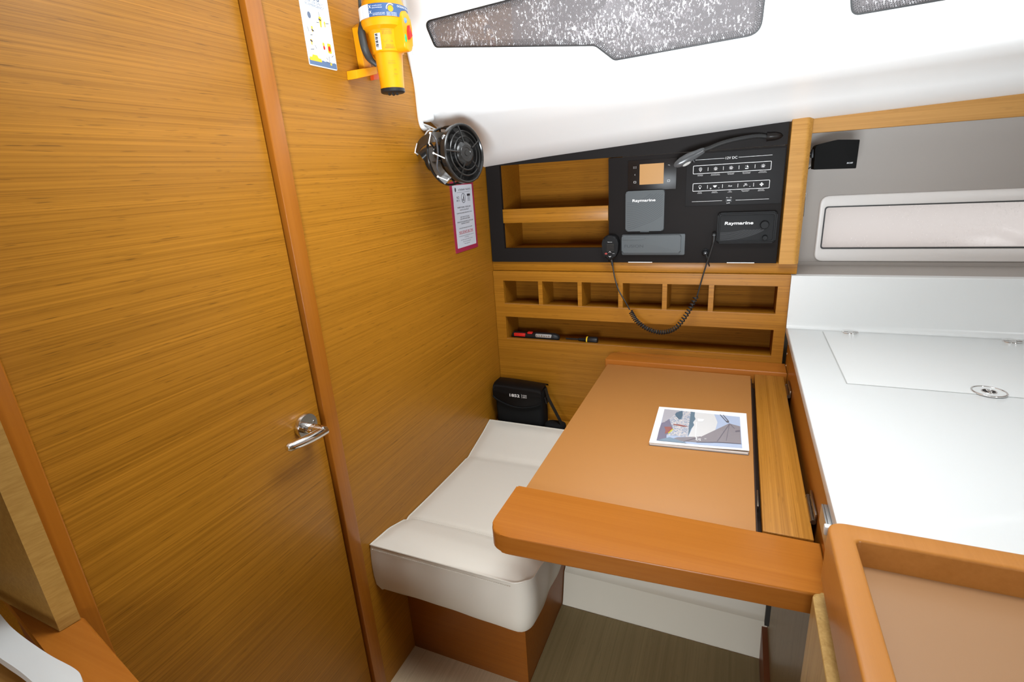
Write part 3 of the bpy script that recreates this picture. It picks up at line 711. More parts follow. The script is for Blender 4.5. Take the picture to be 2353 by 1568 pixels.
bm = B(); rows = []; L_ = (h1 - h0).length
for t, w_, dd in ((0, .0065, .006), (.08, .009, .007), (.25, .011, .010), (.5, .0155, .012), (.75, .0145, .011), (.92, .010, .008), (1, .004, .003)):
    c = h0 + dr_ * L_ * t; rows.append([bm.verts.new(c + side * w_ * math.cos(2 * math.pi * j / 16) + Vector((0, -1, .25)) * dd * .8 * math.sin(2 * math.pi * j / 16)) for j in range(16)])
for A, C in zip(rows, rows[1:]):
    for j in range(16): bm.faces.new((A[j], A[(j + 1) % 16], C[(j + 1) % 16], C[j]))
bm.faces.new(rows[0]); bm.faces.new(rows[-1][::-1]); hd = obj('lamp_head', bm, mat('lamp_grey', (.07, .072, .075), .22), lamp)
le = at(1578, 377, 'Y', -.089); bm = B(); LF = F(le, -dr_, dr_.cross(Vector((0, -1, .1)).normalized())); LF.n = Vector((0, -1, -.2)).normalized(); LF.v = LF.n.cross(LF.u)
blob(bm, le, .013, .0045, .003, 8, 2, LF); obj('lens', bm, clear, hd)
bm = B(); cyl(bm, h0 + dr_ * L_ * .42 + side * -.012, h0 + dr_ * L_ * .42 + side * -.019, .006, .005, 14); obj('switch', bm, blk, hd)

# =================================================================== SIGNS ON THE BULKHEAD
sg = thing('notice_sign', 'tall maroon bordered notice headed ATHENIAN YACHTS, on the wall beneath the fan', 'sign', (.001, -.197, 1.2))
a = at(1034, 418, 'X', .002); b = at(1097, 570, 'X', .002); c = at(1046, 580, 'X', .002)
s0, s1, t0, t1 = -.279, -.1135, 1.204, 1.440
bm = B(); prism(bm, WL, rrect(s0, s1, t0, t1, .002, 2), .0004, .003); obj('board', bm, maroon, sg)
bm = B(); prism(bm, WL, rrect(s0 + .0125, s1 - .0125, t0 + .0145, t1 - .0125, .003, 3), .003, .0034); obj('white_field', bm, mat('sign_white', (.62, .66, .74), .4), sg)
G = F((.0036, 0, 0), (0, 1, 0), (0, 0, 1)); bm = B(); mid = (s0 + s1) / 2; top_ = t1 - .0125; HH = top_ - t0 - .0145
def tl(s, fy, h, w_=None, cx=None): text(bm, G, s, (cx if cx is not None else mid), top_ - fy * HH, h, w_, c=.0002)
flat(bm, G, ngon(s0 + .031, top_ - .07 * HH, .0045, 12, .0075), .0002)
tl('ATHENIAN YACHTS', .075, .0062, .088, mid + .012); line(bm, G, mid - .045, top_ - .115 * HH, mid + .05, top_ - .115 * HH, .0006, .0002)
tl('NO', .195, .0085, .018, mid - .038); tl('PETS', .245, .006, .022, mid - .038)
ringp(bm, G, ngon(mid, top_ - .21 * HH, .0155, 24, .0165), ngon(mid, top_ - .21 * HH, .0138, 24, .0148), .0002, .0004)
flat(bm, G, ngon(mid + .002, top_ - .165 * HH, .0022, 10), .0003); flat(bm, G, [(mid - .001, top_ - .18 * HH), (mid + .005, top_ - .185 * HH), (mid + .006, top_ - .26 * HH), (mid + .001, top_ - .26 * HH)], .0003); flat(bm, G, [(mid - .008, top_ - .22 * HH), (mid - .003, top_ - .22 * HH), (mid - .004, top_ - .262 * HH), (mid - .007, top_ - .262 * HH)], .0003)
flat(bm, G, rrect(mid + .028, mid + .051, top_ - .185 * HH, top_ - .15 * HH, .001, 2), .0002)
for k in range(4): line(bm, G, mid + .03, top_ - (.2 + .02 * k) * HH, mid + .049, top_ - (.2 + .02 * k) * HH, .0012, .0002)
for (s, fy, h, w_) in (('WHERE POSSIBLE, PLEASE LEAVE', .355, .0056, .098), ('YACHT AS YOU FIND IT!', .395, .0052, .068), ('RETURN ITEMS WASHED, DRIED AND PUT AWAY', .445, .0044, .112),
                      ("DON'T LEAVE LEFT ON FLOOR,", .510, .0046, .066), ('CLEAN AND PLACE IN BINS', .540, .0046, .072), ('TURNING SWITCHES AND SURFACES AT OFF THE SINK', .585, .0046, .118), ('PROVIDED IN THE POST', .615, .0046, .060),
                      ('LATE JACKETS AND BLANKET LEFT ON DECK', .690, .0046, .098), ('You will be rang away not leaving the yachts as they found it', .815, .0034, .112), ('for next sailing.', .842, .003, .030),
                      ('This will also assist the check in procedure.', .880, .0034, .090), ('Thank you for your cooperation', .915, .0034, .060), ('Have a great day!', .95, .0034, .04)): tl(s, fy, h, w_)
obj('lettering', bm, ink, sg, smooth=0)
bm = B(); tl('9:00 DEPARTURE TIME', .752, .0088, .104); line(bm, G, mid - .052, top_ - .778 * HH, mid + .052, top_ - .778 * HH, .0008, .0002); obj('red_lettering', bm, redink, sg, smooth=0)

cd = thing('instruction_card', 'tall white emergency instruction card with small yellow drawings, left of the beacon', 'card', (.001, -.8, 1.7))
s0, s1, t0, t1 = -.8415, -.7530, 1.7055, 1.93
bm = B(); prism(bm, WL, rrect(s0, s1, t0, t1, .004, 4), .0003, .0018); obj('card_sheet', bm, card_m, cd)
G = F((.0019, 0, 0), (0, 1, 0), (0, 0, 1))
def c2(px, py): v = at(px, py, 'X', .002); return v.y, v.z
bm = B(); text(bm, G, 'SOS', c2(720, -7)[0], c2(720, -7)[1], .014, c=.0002, bold=.0004); text(bm, G, 'FOR USE ONLY', c2(722, 6)[0], c2(722, 6)[1], .0050, .052, c=.0002); text(bm, G, 'IN EMERGENCY', c2(723, 14)[0], c2(723, 14)[1], .0050, .058, c=.0002)
x, z = c2(710, 34); flat(bm, G, ngon(x, z, .0052, 16, .0065), .0002); obj('headline', bm, mat('slate_ink', (.12, .16, .24), .5), cd, smooth=0)
bm = B(); seg_ = 14
wave = [(s0 + .001, t0 + .002), (s1 - .001, t0 + .002)] + [(s1 - .001 - (s1 - s0 - .002) * k / 28, t0 + .013 + .0016 * abs(math.sin(k * math.pi / 4))) for k in range(29)]
flat(bm, G, wave, .0002); obj('sea_band', bm, mat('slate_blue', (.10, .17, .30), .5), cd, smooth=0)
bm = B()
for (px, py) in ((695, 14), (725, 26), (700, 49), (705, 86), (736, 95), (749, 99), (712, 122)):
    x, z = c2(px, py); ringp(bm, G, ngon(x, z, .0028, 12), ngon(x, z, .0022, 12), .0002, .0003)
x, z = c2(712, 34); ringp(bm, G, ngon(x, z, .0115, 20, .015), ngon(x, z, .0108, 20, .0143), .0002, .0003)
for (p, q) in (((722, 22), (724, 118)), ((708, 121), (766, 124)), ((724, 88), (760, 95))): line(bm, G, *c2(*p), *c2(*q), .0005, .0002)
obj('thin_lines', bm, mat('card_line', (.55, .60, .70), .5), cd, smooth=0)
bm = B()
def beacon_icon(px, py, s):
    x, z = c2(px, py); flat(bm, G, [(x - .0045 * s, z + .004 * s), (x - .003 * s, z + .009 * s), (x + .003 * s, z + .009 * s), (x + .0045 * s, z + .004 * s), (x + .003 * s, z - .001 * s), (x + .002 * s, z - .010 * s), (x - .002 * s, z - .010 * s), (x - .003 * s, z - .001 * s)][::-1], .0002)
beacon_icon(736, 50, 1.1); beacon_icon(746, 56, .6); beacon_icon(717, 66, .6); beacon_icon(716, 96, .6); beacon_icon(744, 106, .75)
x, z = c2(757, 112); flat(bm, G, rrect(x - .006, x + .006, z - .010, z + .010, .003, 3), .0002)
x, z = c2(726, 136); flat(bm, G, rpoly([(x - .019, z - .004), (x + .019, z - .004), (x + .017, z + .003), (x + .009, z + .003), (x + .006, z + .0085), (x - .008, z + .0085), (x - .011, z + .003), (x - .019, z + .003)], .002, 3), .0003)
x, z = c2(761, 148); flat(bm, G, ngon(x, z, .003, 10), .0003)
obj('yellow_drawings', bm, mat('print_yellow', (.85, .50, .03), .5), cd, smooth=0)
bm = B()
for (px, py) in ((734, 46), (718, 70), (715, 94)): x, z = c2(px, py); flat(bm, G, [(x - .003, z), (x + .004, z - .002), (x + .004, z + .001), (x - .003, z + .003)], .0004)
for (p, q) in (((706, 61), (710, 72)), ((718, 80), (713, 80)), ((714, 113), (722, 113)), ((724, 104), (728, 112)), ((731, 28), (734, 38)), ((727, 51), (733, 52)), ((748, 54), (755, 55)), ((756, 130), (758, 145)), ((750, 133), (754, 138)), ((762, 132), (766, 128)), ((752, 143), (756, 144))): line(bm, G, *c2(*p), *c2(*q), .0011, .0003)
obj('dark_drawings', bm, ink, cd, smooth=0)
bm = B(); x, z = c2(757, 113); flat(bm, G, ngon(x, z, .0038, 12, .006), .0004); x, z = c2(745, 110); flat(bm, G, ngon(x, z, .003, 12, .004), .0004); obj('red_drawings', bm, red, cd, smooth=0)

# =================================================================== EMERGENCY BEACON
bx = .088; bb = at(903, 209, 'X', bx); by, bz = bb.y, bb.z
bc = thing('emergency_beacon', 'yellow emergency position beacon in a wall bracket, high on the left wall', 'emergency beacon', (0, by, bz))
prof_pts = [(205, 27), (170, 28.5), (126, 31.5), (124, 35), (100, 37), (78, 40), (72, 50), (58, 52.5), (28, 52), (24, 48), (8, 42), (-2, 34), (-8, 20)]
ppm = FPX / (Vector(CR[2]).dot(Vector((bx, by, bz)) - CAMC))
def bh(py): return at(893, py, 'X', bx).z - bz
prof_l = [(0, 0)] + [(w_ / ppm * .98, bh(py)) for py, w_ in prof_pts] + [(0, bh(-8))]
prof_l[1] = (prof_l[1][0], .0005)
O_ = Vector((bx, by, bz))
bm = B(); lathe(bm, O_, (0, 0, 1), prof_l, 44); body = obj('beacon_body', bm, yellow, bc)
r0 = 27 / ppm
bm = B(); lathe(bm, O_, (0, 0, -1), [(r0 * 1.01, -.004), (r0 * 1.01, .0035), (r0 * .9, .0055), (0, .006)], 36)
for k in range(6): an = k * math.pi / 3; cyl(bm, O_ + Vector((.011 * math.cos(an), .011 * math.sin(an), -.005)), O_ + Vector((.011 * math.cos(an), .011 * math.sin(an), -.009)), .0028, seg=8)
obj('base_cap', bm, blk, bc)
bm = B(); lathe(bm, O_ + Vector((0, 0, bh(-8))), (0, 0, 1), [(20 / ppm, -.002), (18 / ppm, .02), (13 / ppm, .035), (12 / ppm, .05), (0, .052)], 24); obj('top_stub', bm, yellow, bc)
bm = B(); lathe(bm, O_, (0, 0, 1), [(53.2 / ppm * .98, bh(78)), (54 / ppm * .98, bh(66))], 4); bm.free()
# label band: cylinder segments. angle measured so that 0 faces the camera
cd_ = Vector((CAMC.x - bx, CAMC.y - by, 0)); th0 = math.atan2(cd_.y, cd_.x)
def cylpt(rr, arc, h): th = th0 + arc / rr; return Vector((bx + rr * math.cos(th), by + rr * math.sin(th), bz + h))
def band(bm, rr, a0, a1, h0, h1, n_=20):
    top = [bm.verts.new(cylpt(rr, (a0 + (a1 - a0) * k / n_), h1)) for k in range(n_ + 1)]; bot = [bm.verts.new(cylpt(rr, (a0 + (a1 - a0) * k / n_), h0)) for k in range(n_ + 1)]
    for k in range(n_): bm.faces.new((bot[k], bot[k + 1], top[k + 1], top[k]))
RR = 52.9 / ppm; hb0, hb1 = bh(56), bh(29); hm = (hb0 + hb1) / 2; q = RR
bm = B(); band(bm, RR, -q * 1.0, q * 1.45, hb0, hb1, 36); lab = obj('label_band', bm, navy, bc)
bm = B(); band(bm, RR + .0003, -q * 1.5, -q * .62, hb0, hb1, 14); obj('white_label', bm, paper, lab)
bm = B(); wq = lambda a_, b_: cylpt(RR + .0006, a_, b_)
def wt(s, a_, b_, h, w_=None, **k): text(bm, None, s, a_, b_, h, w_, warp=wq, **k)
wt('OCEAN SIGNAL', q * 1.02, hb1 - .0045, .0038, q * .85, align='C'); wt('X', -q * .54, hb1 - .006, .006); wt('X', -q * .54, hm - .004, .006)
wt('NO WATER CONTACT', -q * .24, hb1 - .005, .0018, q * .4); wt('REMOVE FROM BRACKET', -q * .24, hb1 - .009, .0018, q * .42); wt('TO ACTIVATE LIFT FLAP', -q * .2, hm - .007, .0018, q * .5); wt('AND PRESS ON BUTTON', -q * .2, hm - .0098, .0018, q * .5)
for k in range(3): wt('EMERGENCY RADIO BEACON', q * .33, hm - .006 - .0028 * k, .0016, q * .42)
for k in range(10):
    an0 = math.pi * (.25 + k * .08); an1 = an0 + math.pi * .08; cx1 = q * .3; cz1 = hm + .002
    vs = [bm.verts.new(wq(cx1 + rr_ * math.cos(an), cz1 + rr_ * math.sin(an))) for rr_, an in ((.0085, an0), (.0085, an1), (.0102, an1), (.0102, an0))]; bm.faces.new(vs)
obj('lettering', bm, white_p, lab, smooth=0)
bm = B(); vs = [bm.verts.new(wq(q * .3 + .0065 * math.cos(2 * math.pi * k / 16), hm + .002 + .0065 * math.sin(2 * math.pi * k / 16))) for k in range(16)]; bm.faces.new(vs); obj('round_emblem', bm, yellow_d, lab, smooth=0)
bm = B(); wq = lambda a_, b_: cylpt(RR + .0006, a_, b_)
for k in range(9): wt('MAINTENANCE INFO', -q * .82, hb1 - .0028 - .0030 * k, .0015, q * .34)
obj('small_print', bm, inkg, lab, smooth=0)
bm = B(); R2 = 39.5 / ppm; wq = lambda a_, b_: cylpt(39.0 / ppm, a_, b_)
for s, py, w_ in (('EPIRB CLASS 2', 80, .026), ('-20C to +55C', 85, .024), ('-4F to +131F', 89, .024)): wt(s, .001, bh(py), .0034, w_)
wq = lambda a_, b_: cylpt(36.2 / ppm, a_, b_)
wt('0168', .011, bh(98), .004, .009); wt('16', .011, bh(104), .0035, .005); wt('SERIAL N.', .006, bh(113), .003, .018); wt('06000058517', .006, bh(118), .0032, .024)
for k in range(12): an = k * math.pi / 6; vs = [bm.verts.new(wq(-.004 + rr_ * math.cos(an + da), bh(101) + rr_ * math.sin(an + da))) for rr_, da in ((.0042, -.14), (.0042, .14), (.0055, .1), (.0055, -.1))]; bm.faces.new(vs)
wq = lambda a_, b_: cylpt(31.8 / ppm, a_, b_)
wt('Test and Monthly', .006, bh(146), .0022, .016); wt('Next Service Due', .006, bh(151), .0024, .018); wt('2025', .012, bh(165), .003, .006); wt('08 2025', .012, bh(175), .003, .009)
obj('printed_marks', bm, mat('brown_print', (.35, .17, .01), .5), bc, smooth=0)
bm = B(); band(bm, 38.0 / ppm, -.029, -.014, bh(122), bh(85), 8); bl = obj('barcode_label', bm, paper, bc, smooth=0)
bm = B(); wq = lambda a_, b_: cylpt(38.0 / ppm + .0004, a_, b_)
for k in range(12):
    b0_ = bh(118) + k * (bh(88) - bh(118)) / 12; vs = [bm.verts.new(wq(a_, b_)) for a_, b_ in ((-.028, b0_), (-.0205, b0_), (-.0205, b0_ + .0009 + .001 * (k % 3)), (-.028, b0_ + .0009 + .001 * (k % 3)))]; bm.faces.new(vs)
obj('bars', bm, ink, bl, smooth=0)
# control pod on the right side
pdir = Vector((math.cos(th0 + 1.02), math.sin(th0 + 1.02), 0)); pu = Vector((-pdir.y, pdir.x, 0))
PF = F(O_ + pdir * (33 / ppm), pu, (0, 0, 1)); PF.n = pdir
h_t, h_b = bh(40), bh(126)
bm = B(); prism(bm, PF, rpoly([(-.017, h_t), (-.022, (h_t + h_b) / 2 + .01), (-.017, h_b), (.017, h_b), (.022, (h_t + h_b) / 2 + .01), (.017, h_t)][::-1], .016, 6), -.01, 22 / ppm, .004, 3); pod = obj('control_pod', bm, yellow, bc)
pc = 22 / ppm; hmid = (h_t + h_b) / 2
bm = B(); blob(bm, PF.p(-.006, h_t - .02, pc), .005, .006, .004, 8, 2, PF); obj('strobe_lens', bm, blue_led, pod)
bm = B(); prism(bm, PF.sh(.002, hmid - .004, pc), [(-.005, -.014), (.008, -.004), (-.001, .016), (-.006, .004)], -.001, .007, .001); obj('red_flap', bm, red, pod)
bm = B(); blob(bm, PF.p(-.012, hmid - .016, pc), .0042, .009, .002, 8, 2, PF); obj('green_button', bm, green, pod)
# bracket (mount) behind: backplate, side arm, foot, strap
bm = B()
def wy(px, py, X_): v = at(px, py, 'X', X_); return (v.y, v.z)
prism(bm, WL, rpoly([wy(822, 62, .018), wy(839, 166, .018), wy(849, 160, .018), wy(845, 90, .018), wy(842, 58, .018), wy(832, 52, .018)][::1], .003, 3), .001, .018, .002)
prism(bm, WL, [wy(839, 166, .010), wy(856, 166, .010), wy(852, 148, .010), wy(846, 120, .010)], .001, .010, .001)
prism(bm, WL, rpoly([wy(819, 160, .03), wy(821, 181, .03), wy(868, 170, .03), wy(866, 152, .03)], .002, 2), .001, .030, .002)
prism(bm, WL, rpoly([wy(845, 62, .02), wy(848, 138, .02), wy(872, 142, .02), wy(885, 62, .02)], .02, 6), .001, .045, .004)
obj('bracket', bm, yellow_d, bc)
bm = B(); prism(bm, WL, [wy(858, 168, .012), wy(860, 184, .012), wy(872, 182, .012), wy(872, 164, .012)], .001, .012, .001); obj('release_pin', bm, mat('pin_red', (.55, .06, .005), .4), bc)
bm = B(); sp = spline([at(826, 0, 'X', .03), at(828, 30, 'X', .03), at(829, 52, 'X', .035), at(831, 75, 'X', .045), at(838, 110, 'X', .05), at(850, 135, 'X', .05), at(866, 150, 'X', .06)], 8)
tube(bm, sp, [.0035 if i < 16 else .0035 + .0055 * min(1, (i - 16) / 8) * (1 if i < 38 else max(.4, 1 - (i - 38) / 12)) for i in range(len(sp))], 10); obj('strap', bm, strap_m, bc)

# =================================================================== CABIN FAN
fc = at(1067, 353, 'X', .155); ax_ = Vector((.95, -.25, .06)).normalized()
fan = thing('cabin_fan', 'small black caged cabin fan on a swivel bracket, in the corner above the notice sign', 'fan', (0, -.42, 1.5))
fx, fy, fz = axes(ax_); RF = .0775
def fp(a, b, c): return fc + fx * a + fy * b + fz * c
bm = B()
torus(bm, fc, ax_, RF, .0042, 48, 8)
for rr_, dz_ in ((.060, .004), (.045, .006)): torus(bm, fc + fz * dz_, ax_, rr_, .0022, 40, 6)
lathe(bm, fc, ax_, [(RF + .003, -.014), (RF + .003, 0), (RF - .0015, 0), (RF - .0015, -.014), (RF + .003, -.014)], 48)
torus(bm, fc + fz * -.068, ax_, RF * 1.02, .0035, 48, 8)
lathe(bm, fc, ax_, [(.059, -.062), (.062, -.016), (.0605, -.016), (.0575, -.062), (.059, -.062)], 40)
torus(bm, fc + fz * -.078, ax_, RF * .60, .0022, 40, 6)
for k in range(5):
    an = 2 * math.pi * k / 5 + .5
    tube(bm, [fp(.03 * math.cos(an), .03 * math.sin(an), .008), fp(.06 * math.cos(an), .06 * math.sin(an), .005), fp(RF * math.cos(an), RF * math.sin(an), 0)], .0026, 6)
for k in range(8):
    an = 2 * math.pi * k / 8 + .2; ca, sa = math.cos(an), math.sin(an)
    tube(bm, [fp(RF * ca, RF * sa, -.02), fp(RF * 1.03 * ca, RF * 1.03 * sa, -.045), fp(RF * 1.0 * ca, RF * 1.0 * sa, -.068), fp(RF * .6 * ca, RF * .6 * sa, -.078), fp(.03 * ca, .03 * sa, -.08)], .0028, 6)
obj('cage', bm, fan_m, fan)
bm = B(); lathe(bm, fc + fz * -.012, ax_, [(.033, -.02), (.034, .016), (.028, .021), (.024, .0215), (.023, .0225), (.016, .0225), (.015, .021), (.008, .021), (.007, .023), (0, .023)], 32)
for k in range(10): an = k * math.pi / 5; cyl(bm, fp(.034 * math.cos(an), .034 * math.sin(an), -.025), fp(.033 * math.cos(an), .033 * math.sin(an), .002), .002, seg=6)
obj('hub_cap', bm, fan_m, fan)
bm = B()
for k in range(4):
    a0_ = 2 * math.pi * k / 4; rows = []
    for i in range(5):
        rr_ = .026 + (.072 - .026) * i / 4; row = []
        for j in range(5):
            t = a0_ + (j / 4 - .5) * (.75 + .35 * i / 4); row.append(bm.verts.new(fp(rr_ * math.cos(t), rr_ * math.sin(t), -.035 + (j / 4 - .5) * .024)))
        rows.append(row)
    for A, C in zip(rows, rows[1:]):
        for j in range(4): bm.faces.new((A[j], A[j + 1], C[j + 1], C[j]))
bmesh.ops.solidify(bm, geom=bm.faces[:], thickness=.0012)
obj('fan_blades', bm, fan_m, fan)
bm = B(); lathe(bm, fc + fz * -.105, ax_, [(.012, 0), (.026, .006), (.031, .03), (.031, .06)], 28)
neck0 = fc + fz * -.098; nb = at(985, 352, 'X', .03)
tube(bm, spline([neck0, neck0.lerp(nb, .5) + Vector((0, 0, -.006)), nb, Vector((.012, nb.y - .01, nb.z - .012))], 6), [.018 + .004 * math.sin(i) * 0 for i in range(19)], 14)
obj('motor_housing', bm, fan_m, fan)
bm = B(); wc = at(985, 365, 'X', .0); lathe(bm, (0.0005, wc.y + .01, wc.z), (1, 0, 0), [(.036, 0), (.036, .006), (.03, .012), (.02, .02), (0, .022)], 28); obj('wall_mount', bm, fan_m, fan)
# U-bracket: flat bar from the mount to both sides of the cage
def strapbar(pts, wv, th, m_, name):
    bm = B(); rows = []
    for i, p in enumerate(pts):
        t = (Vector(pts[min(i + 1, len(pts) - 1)]) - Vector(pts[max(0, i - 1)])).normalized(); wv_ = (Vector(wv) - t * Vector(wv).dot(t)).normalized(); nn = t.cross(wv_)
        rows.append([bm.verts.new(Vector(p) + wv_ * a_ + nn * b_) for a_, b_ in ((-.013, -th), (.013, -th), (.013, th), (-.013, th))])
    for A, C in zip(rows, rows[1:]):
        for j in range(4): bm.faces.new((A[j], A[(j + 1) % 4], C[(j + 1) % 4], C[j]))
    bm.faces.new(rows[0]); bm.faces.new(rows[-1][::-1]); return obj(name, bm, m_, fan)
sv = fz.cross(Vector((0, 0, 1))).normalized()          # horizontal sideways of the fan
U1 = [at(955, 350, 'X', .03), at(966, 332, 'X', .05), at(995, 316, 'X', .09), fc - sv * .0 + (at(1020, 314, 'X', .13) - fc)]
strapbar(spline([at(957, 350, 'X', .02), at(968, 329, 'X', .05), at(992, 316, 'X', .095), at(1028, 316, 'X', .12)], 5), (0, .2, 1), .0018, fan_br, 'upper_bracket_arm')
strapbar(spline([at(990, 340, 'X', .05), at(1000, 372, 'X', .09), at(1010, 395, 'X', .12), at(1030, 416, 'X', .14)], 5), CR[0], .0018, fan_br, 'lower_bracket_arm')
bm = B(); s_ = at(1020, 316, 'X', .128); dvec = (CAMC - s_).normalized(); torus(bm, s_ + dvec * .002, dvec, .0052, .0018, 20, 6); cyl(bm, s_ - dvec * .003, s_ + dvec * .002, .0035, seg=14); obj('screw', bm, steel, fan)
k_ = at(1096, 400, 'X', .16); bm = B(); lathe(bm, k_ + Vector((-.01, 0, 0)), (.5, .6, -.4), [(.011, 0), (.012, .006), (.010, .014), (0, .015)], 18); obj('knob', bm, fan_m, fan)
X_ = .135
clip_paths = [(spline([at(953, 352, 'X', .03), at(958, 330, 'X', .04), at(954, 349, 'X', .06), at(960, 355, 'X', .05)], 4), None),
    ([at(987, 306, 'X', X_), at(990, 304, 'X', X_), at(985, 330, 'X', X_), at(988, 334, 'X', X_)], (988, 306)),
    ([at(996, 352, 'X', X_), at(1022, 364, 'X', X_ + .02)], (996, 352)),
    ([at(1005, 406, 'X', X_), at(1028, 415, 'X', X_ + .02), at(1031, 411, 'X', X_ + .02)], (1006, 406))]
for cp, p in clip_paths:
    bm = B(); tube(bm, cp, .0015, 6)
    if p: blob(bm, at(*p, 'X', X_), .003, .003, .003, 6)
    obj('wire_clip', bm, wire_w, fan, label='bent white wire clip')
bm = B(); tube(bm, spline([at(988, 306, 'X', X_ - .02), at(1001, 320, 'X', X_), at(1006, 350, 'X', X_), at(1004, 385, 'X', X_), at(1012, 400, 'X', X_)], 6), .0024, 8); obj('lead', bm, mat('dark_lead', (.05, .05, .055), .3), fan)
bm = B(); tube(bm, spline([at(970, 284, 'X', .012), at(985, 290, 'X', .02), at(1003, 300, 'X', .03), at(985, 300, 'X', .02), at(975, 315, 'X', .01), at(968, 335, 'X', .01)], 6), .0022, 6); obj('supply_cable', bm, wire_w, fan)

# =================================================================== CHART TABLE
zd = .775
tb = thing('chart_table', 'chart table with tan leatherette writing surface and rounded orange wooden rails', 'table', (.75, -.55, zd - .04))
XL, XS, XR = .482, .9545, 1.0595; yb_, yf = -.098, -.912
bm = B(); box(bm, XL, XS, yf, yb_, zd - .03, zd, .0015); obj('writing_surface', bm, tan_pad, tb)
def rail(poly, z0, z1, nm, m_, bev=.006): bm = B(); prism(bm, UP, poly, z0, z1, bev, 4, back=True); return obj(nm, bm, m_, tb)
c1 = at(1155, 1185, 'Z', zd)
rail(rpoly([(.463, -.9135), (.463, -1.083), (1.0600, -1.049), (1.0600, -.9135)], [.006, .048, 0, 0], 10), zd - .038, zd + .004, 'front_rail', solid_x)
rail(rpoly([(.478, -.0005), (.472, -.096), (XR, -.092), (XR, -.0005)], [.05, .004, 0, 0], 10), zd - .03, zd + .016, 'back_rail', solid_x, .003)
bm = B(); box(bm, .9655, 1.050, yf + .001, -.093, zd - .016, zd + .005, .0012); st2 = obj('hinged_lid', bm, oak_strip, tb, label='narrow teak lid on dark hinges')
bm = B(); box(bm, XS + .001, 1.0600, yf + .001, -.093, zd - .05, zd - .045); box(bm, XS, XS + .004, yf + .001, -.093, zd - .05, zd - .012); obj('locker_well', bm, mat('well_dark', (.03, .012, .005), .6), tb)
bm = B(); box(bm, XS + .004, XS + .007, -.82, -.76, zd - .02, zd - .004, .0005); obj('strike_plate', bm, bronze, tb)
for (yy) in (-.215, -.815):
    bm = B(); L_ = .042 if yy < -.5 else .042
    cyl(bm, (1.0535, yy - L_, zd + .007), (1.0535, yy + L_, zd + .007), .0042, seg=12)
    for k in (-1, 1): cyl(bm, (1.0535, yy + k * L_ * .96, zd + .007), (1.0535, yy + k * L_ * 1.06, zd + .007), .005, seg=12)
    box(bm, 1.0555, 1.0592, yy - L_, yy + L_, zd + .004, zd + .024, .0005)
    for k in (-.6, 0, .6): lathe(bm, (1.0555, yy + L_ * k, zd + .017), (-1, 0, 0), [(.003, 0), (.002, .0012), (0, .0014)], 10)
    obj('hinge', bm, bronze, st2)
bm = B(); v0 = at(1767, 1386, 'Y', -.95); box(bm, v0.x - .004, v0.x + .004, -.955, -.945, .60, zd - .03); bm2 = bm; obj('gas_strut', bm, rubber, tb)

# magazine on the table
mA = [at(1515, 935, 'Z', zd + .009), at(1712, 954, 'Z', zd + .009), at(1721, 1038, 'Z', zd + .011), at(1492, 1017, 'Z', zd + .009)]
mag = thing('magazine', 'square white-bordered sailing magazine lying on the tan chart table', 'magazine', (.82, -.52, zd))
mo = Vector((mA[3].x, mA[3].y, 0)); mu = Vector((mA[2].x - mA[3].x, mA[2].y - mA[3].y, 0)); mv = Vector((mA[0].x - mA[3].x, mA[0].y - mA[3].y, 0)); mw, mh = mu.length, mv.length
MF = F((mo.x, mo.y, zd + .0005), mu, mv); MF.v = mv.normalized(); MF.n = Vector((0, 0, 1))
def curl(a_, b_): return .0085 + .004 * math.exp(-((a_ / mw - 1) ** 2) * 12 - (b_ / mh) ** 2 * 6) + .0012 * math.sin(3 * a_ / mw) * (1 - b_ / mh)
def sheet(bm, a0, a1, b0, b1, z0f, z1f, n_=14):
    V = {}
    for i in range(n_ + 1):
        for j in range(n_ + 1):
            a_ = a0 + (a1 - a0) * i / n_; b_ = b0 + (b1 - b0) * j / n_
            for k, zf in ((0, z0f), (1, z1f)): V[i, j, k] = bm.verts.new(MF.p(a_, b_, zf(a_, b_)))
    for i in range(n_):
        for j in range(n_):
            bm.faces.new((V[i, j, 1], V[i + 1, j, 1], V[i + 1, j + 1, 1], V[i, j + 1, 1])); bm.faces.new((V[i, j, 0], V[i, j + 1, 0], V[i + 1, j + 1, 0], V[i + 1, j, 0]))
        bm.faces.new((V[i, 0, 0], V[i + 1, 0, 0], V[i + 1, 0, 1], V[i, 0, 1])); bm.faces.new((V[i, n_, 0], V[i, n_, 1], V[i + 1, n_, 1], V[i + 1, n_, 0]))
        bm.faces.new((V[0, i, 0], V[0, i, 1], V[0, i + 1, 1], V[0, i + 1, 0])); bm.faces.new((V[n_, i, 0], V[n_, i + 1, 0], V[n_, i + 1, 1], V[n_, i, 1]))
bm = B(); sheet(bm, .001, mw - .001, .001, mh, lambda a_, b_: .0012, lambda a_, b_: .0036); sheet(bm, .0, mw - .002, .0, mh, lambda a_, b_: .0039, lambda a_, b_: .006); sheet(bm, .001, mw, .001, mh, lambda a_, b_: .0062, lambda a_, b_: .0074); obj('pages', bm, paper, mag)
bm = B(); sheet(bm, 0, mw, 0, mh, lambda a_, b_: 0, lambda a_, b_: .0010); obj('back_cover', bm, mat('grey_cover_back', (.16, .17, .19), .4), mag)
bm = B(); sheet(bm, -.0005, mw + .0005, -.0005, mh, lambda a_, b_: curl(a_, b_) - .0006, lambda a_, b_: curl(a_, b_)); obj('front_cover', bm, paper, mag)
def pc2(px, py):
    v = at(px, py, 'Z', zd + .0095) - MF.o; v.z = 0
    m2 = MF.u.dot(MF.v); a_ = v.dot(MF.u); b_ = v.dot(MF.v); det = 1 - m2 * m2; return ((a_ - m2 * b_) / det, (b_ - m2 * a_) / det)
def Z8(x, y): return (1460 + x / 7.843, 900 + y / 7.843)
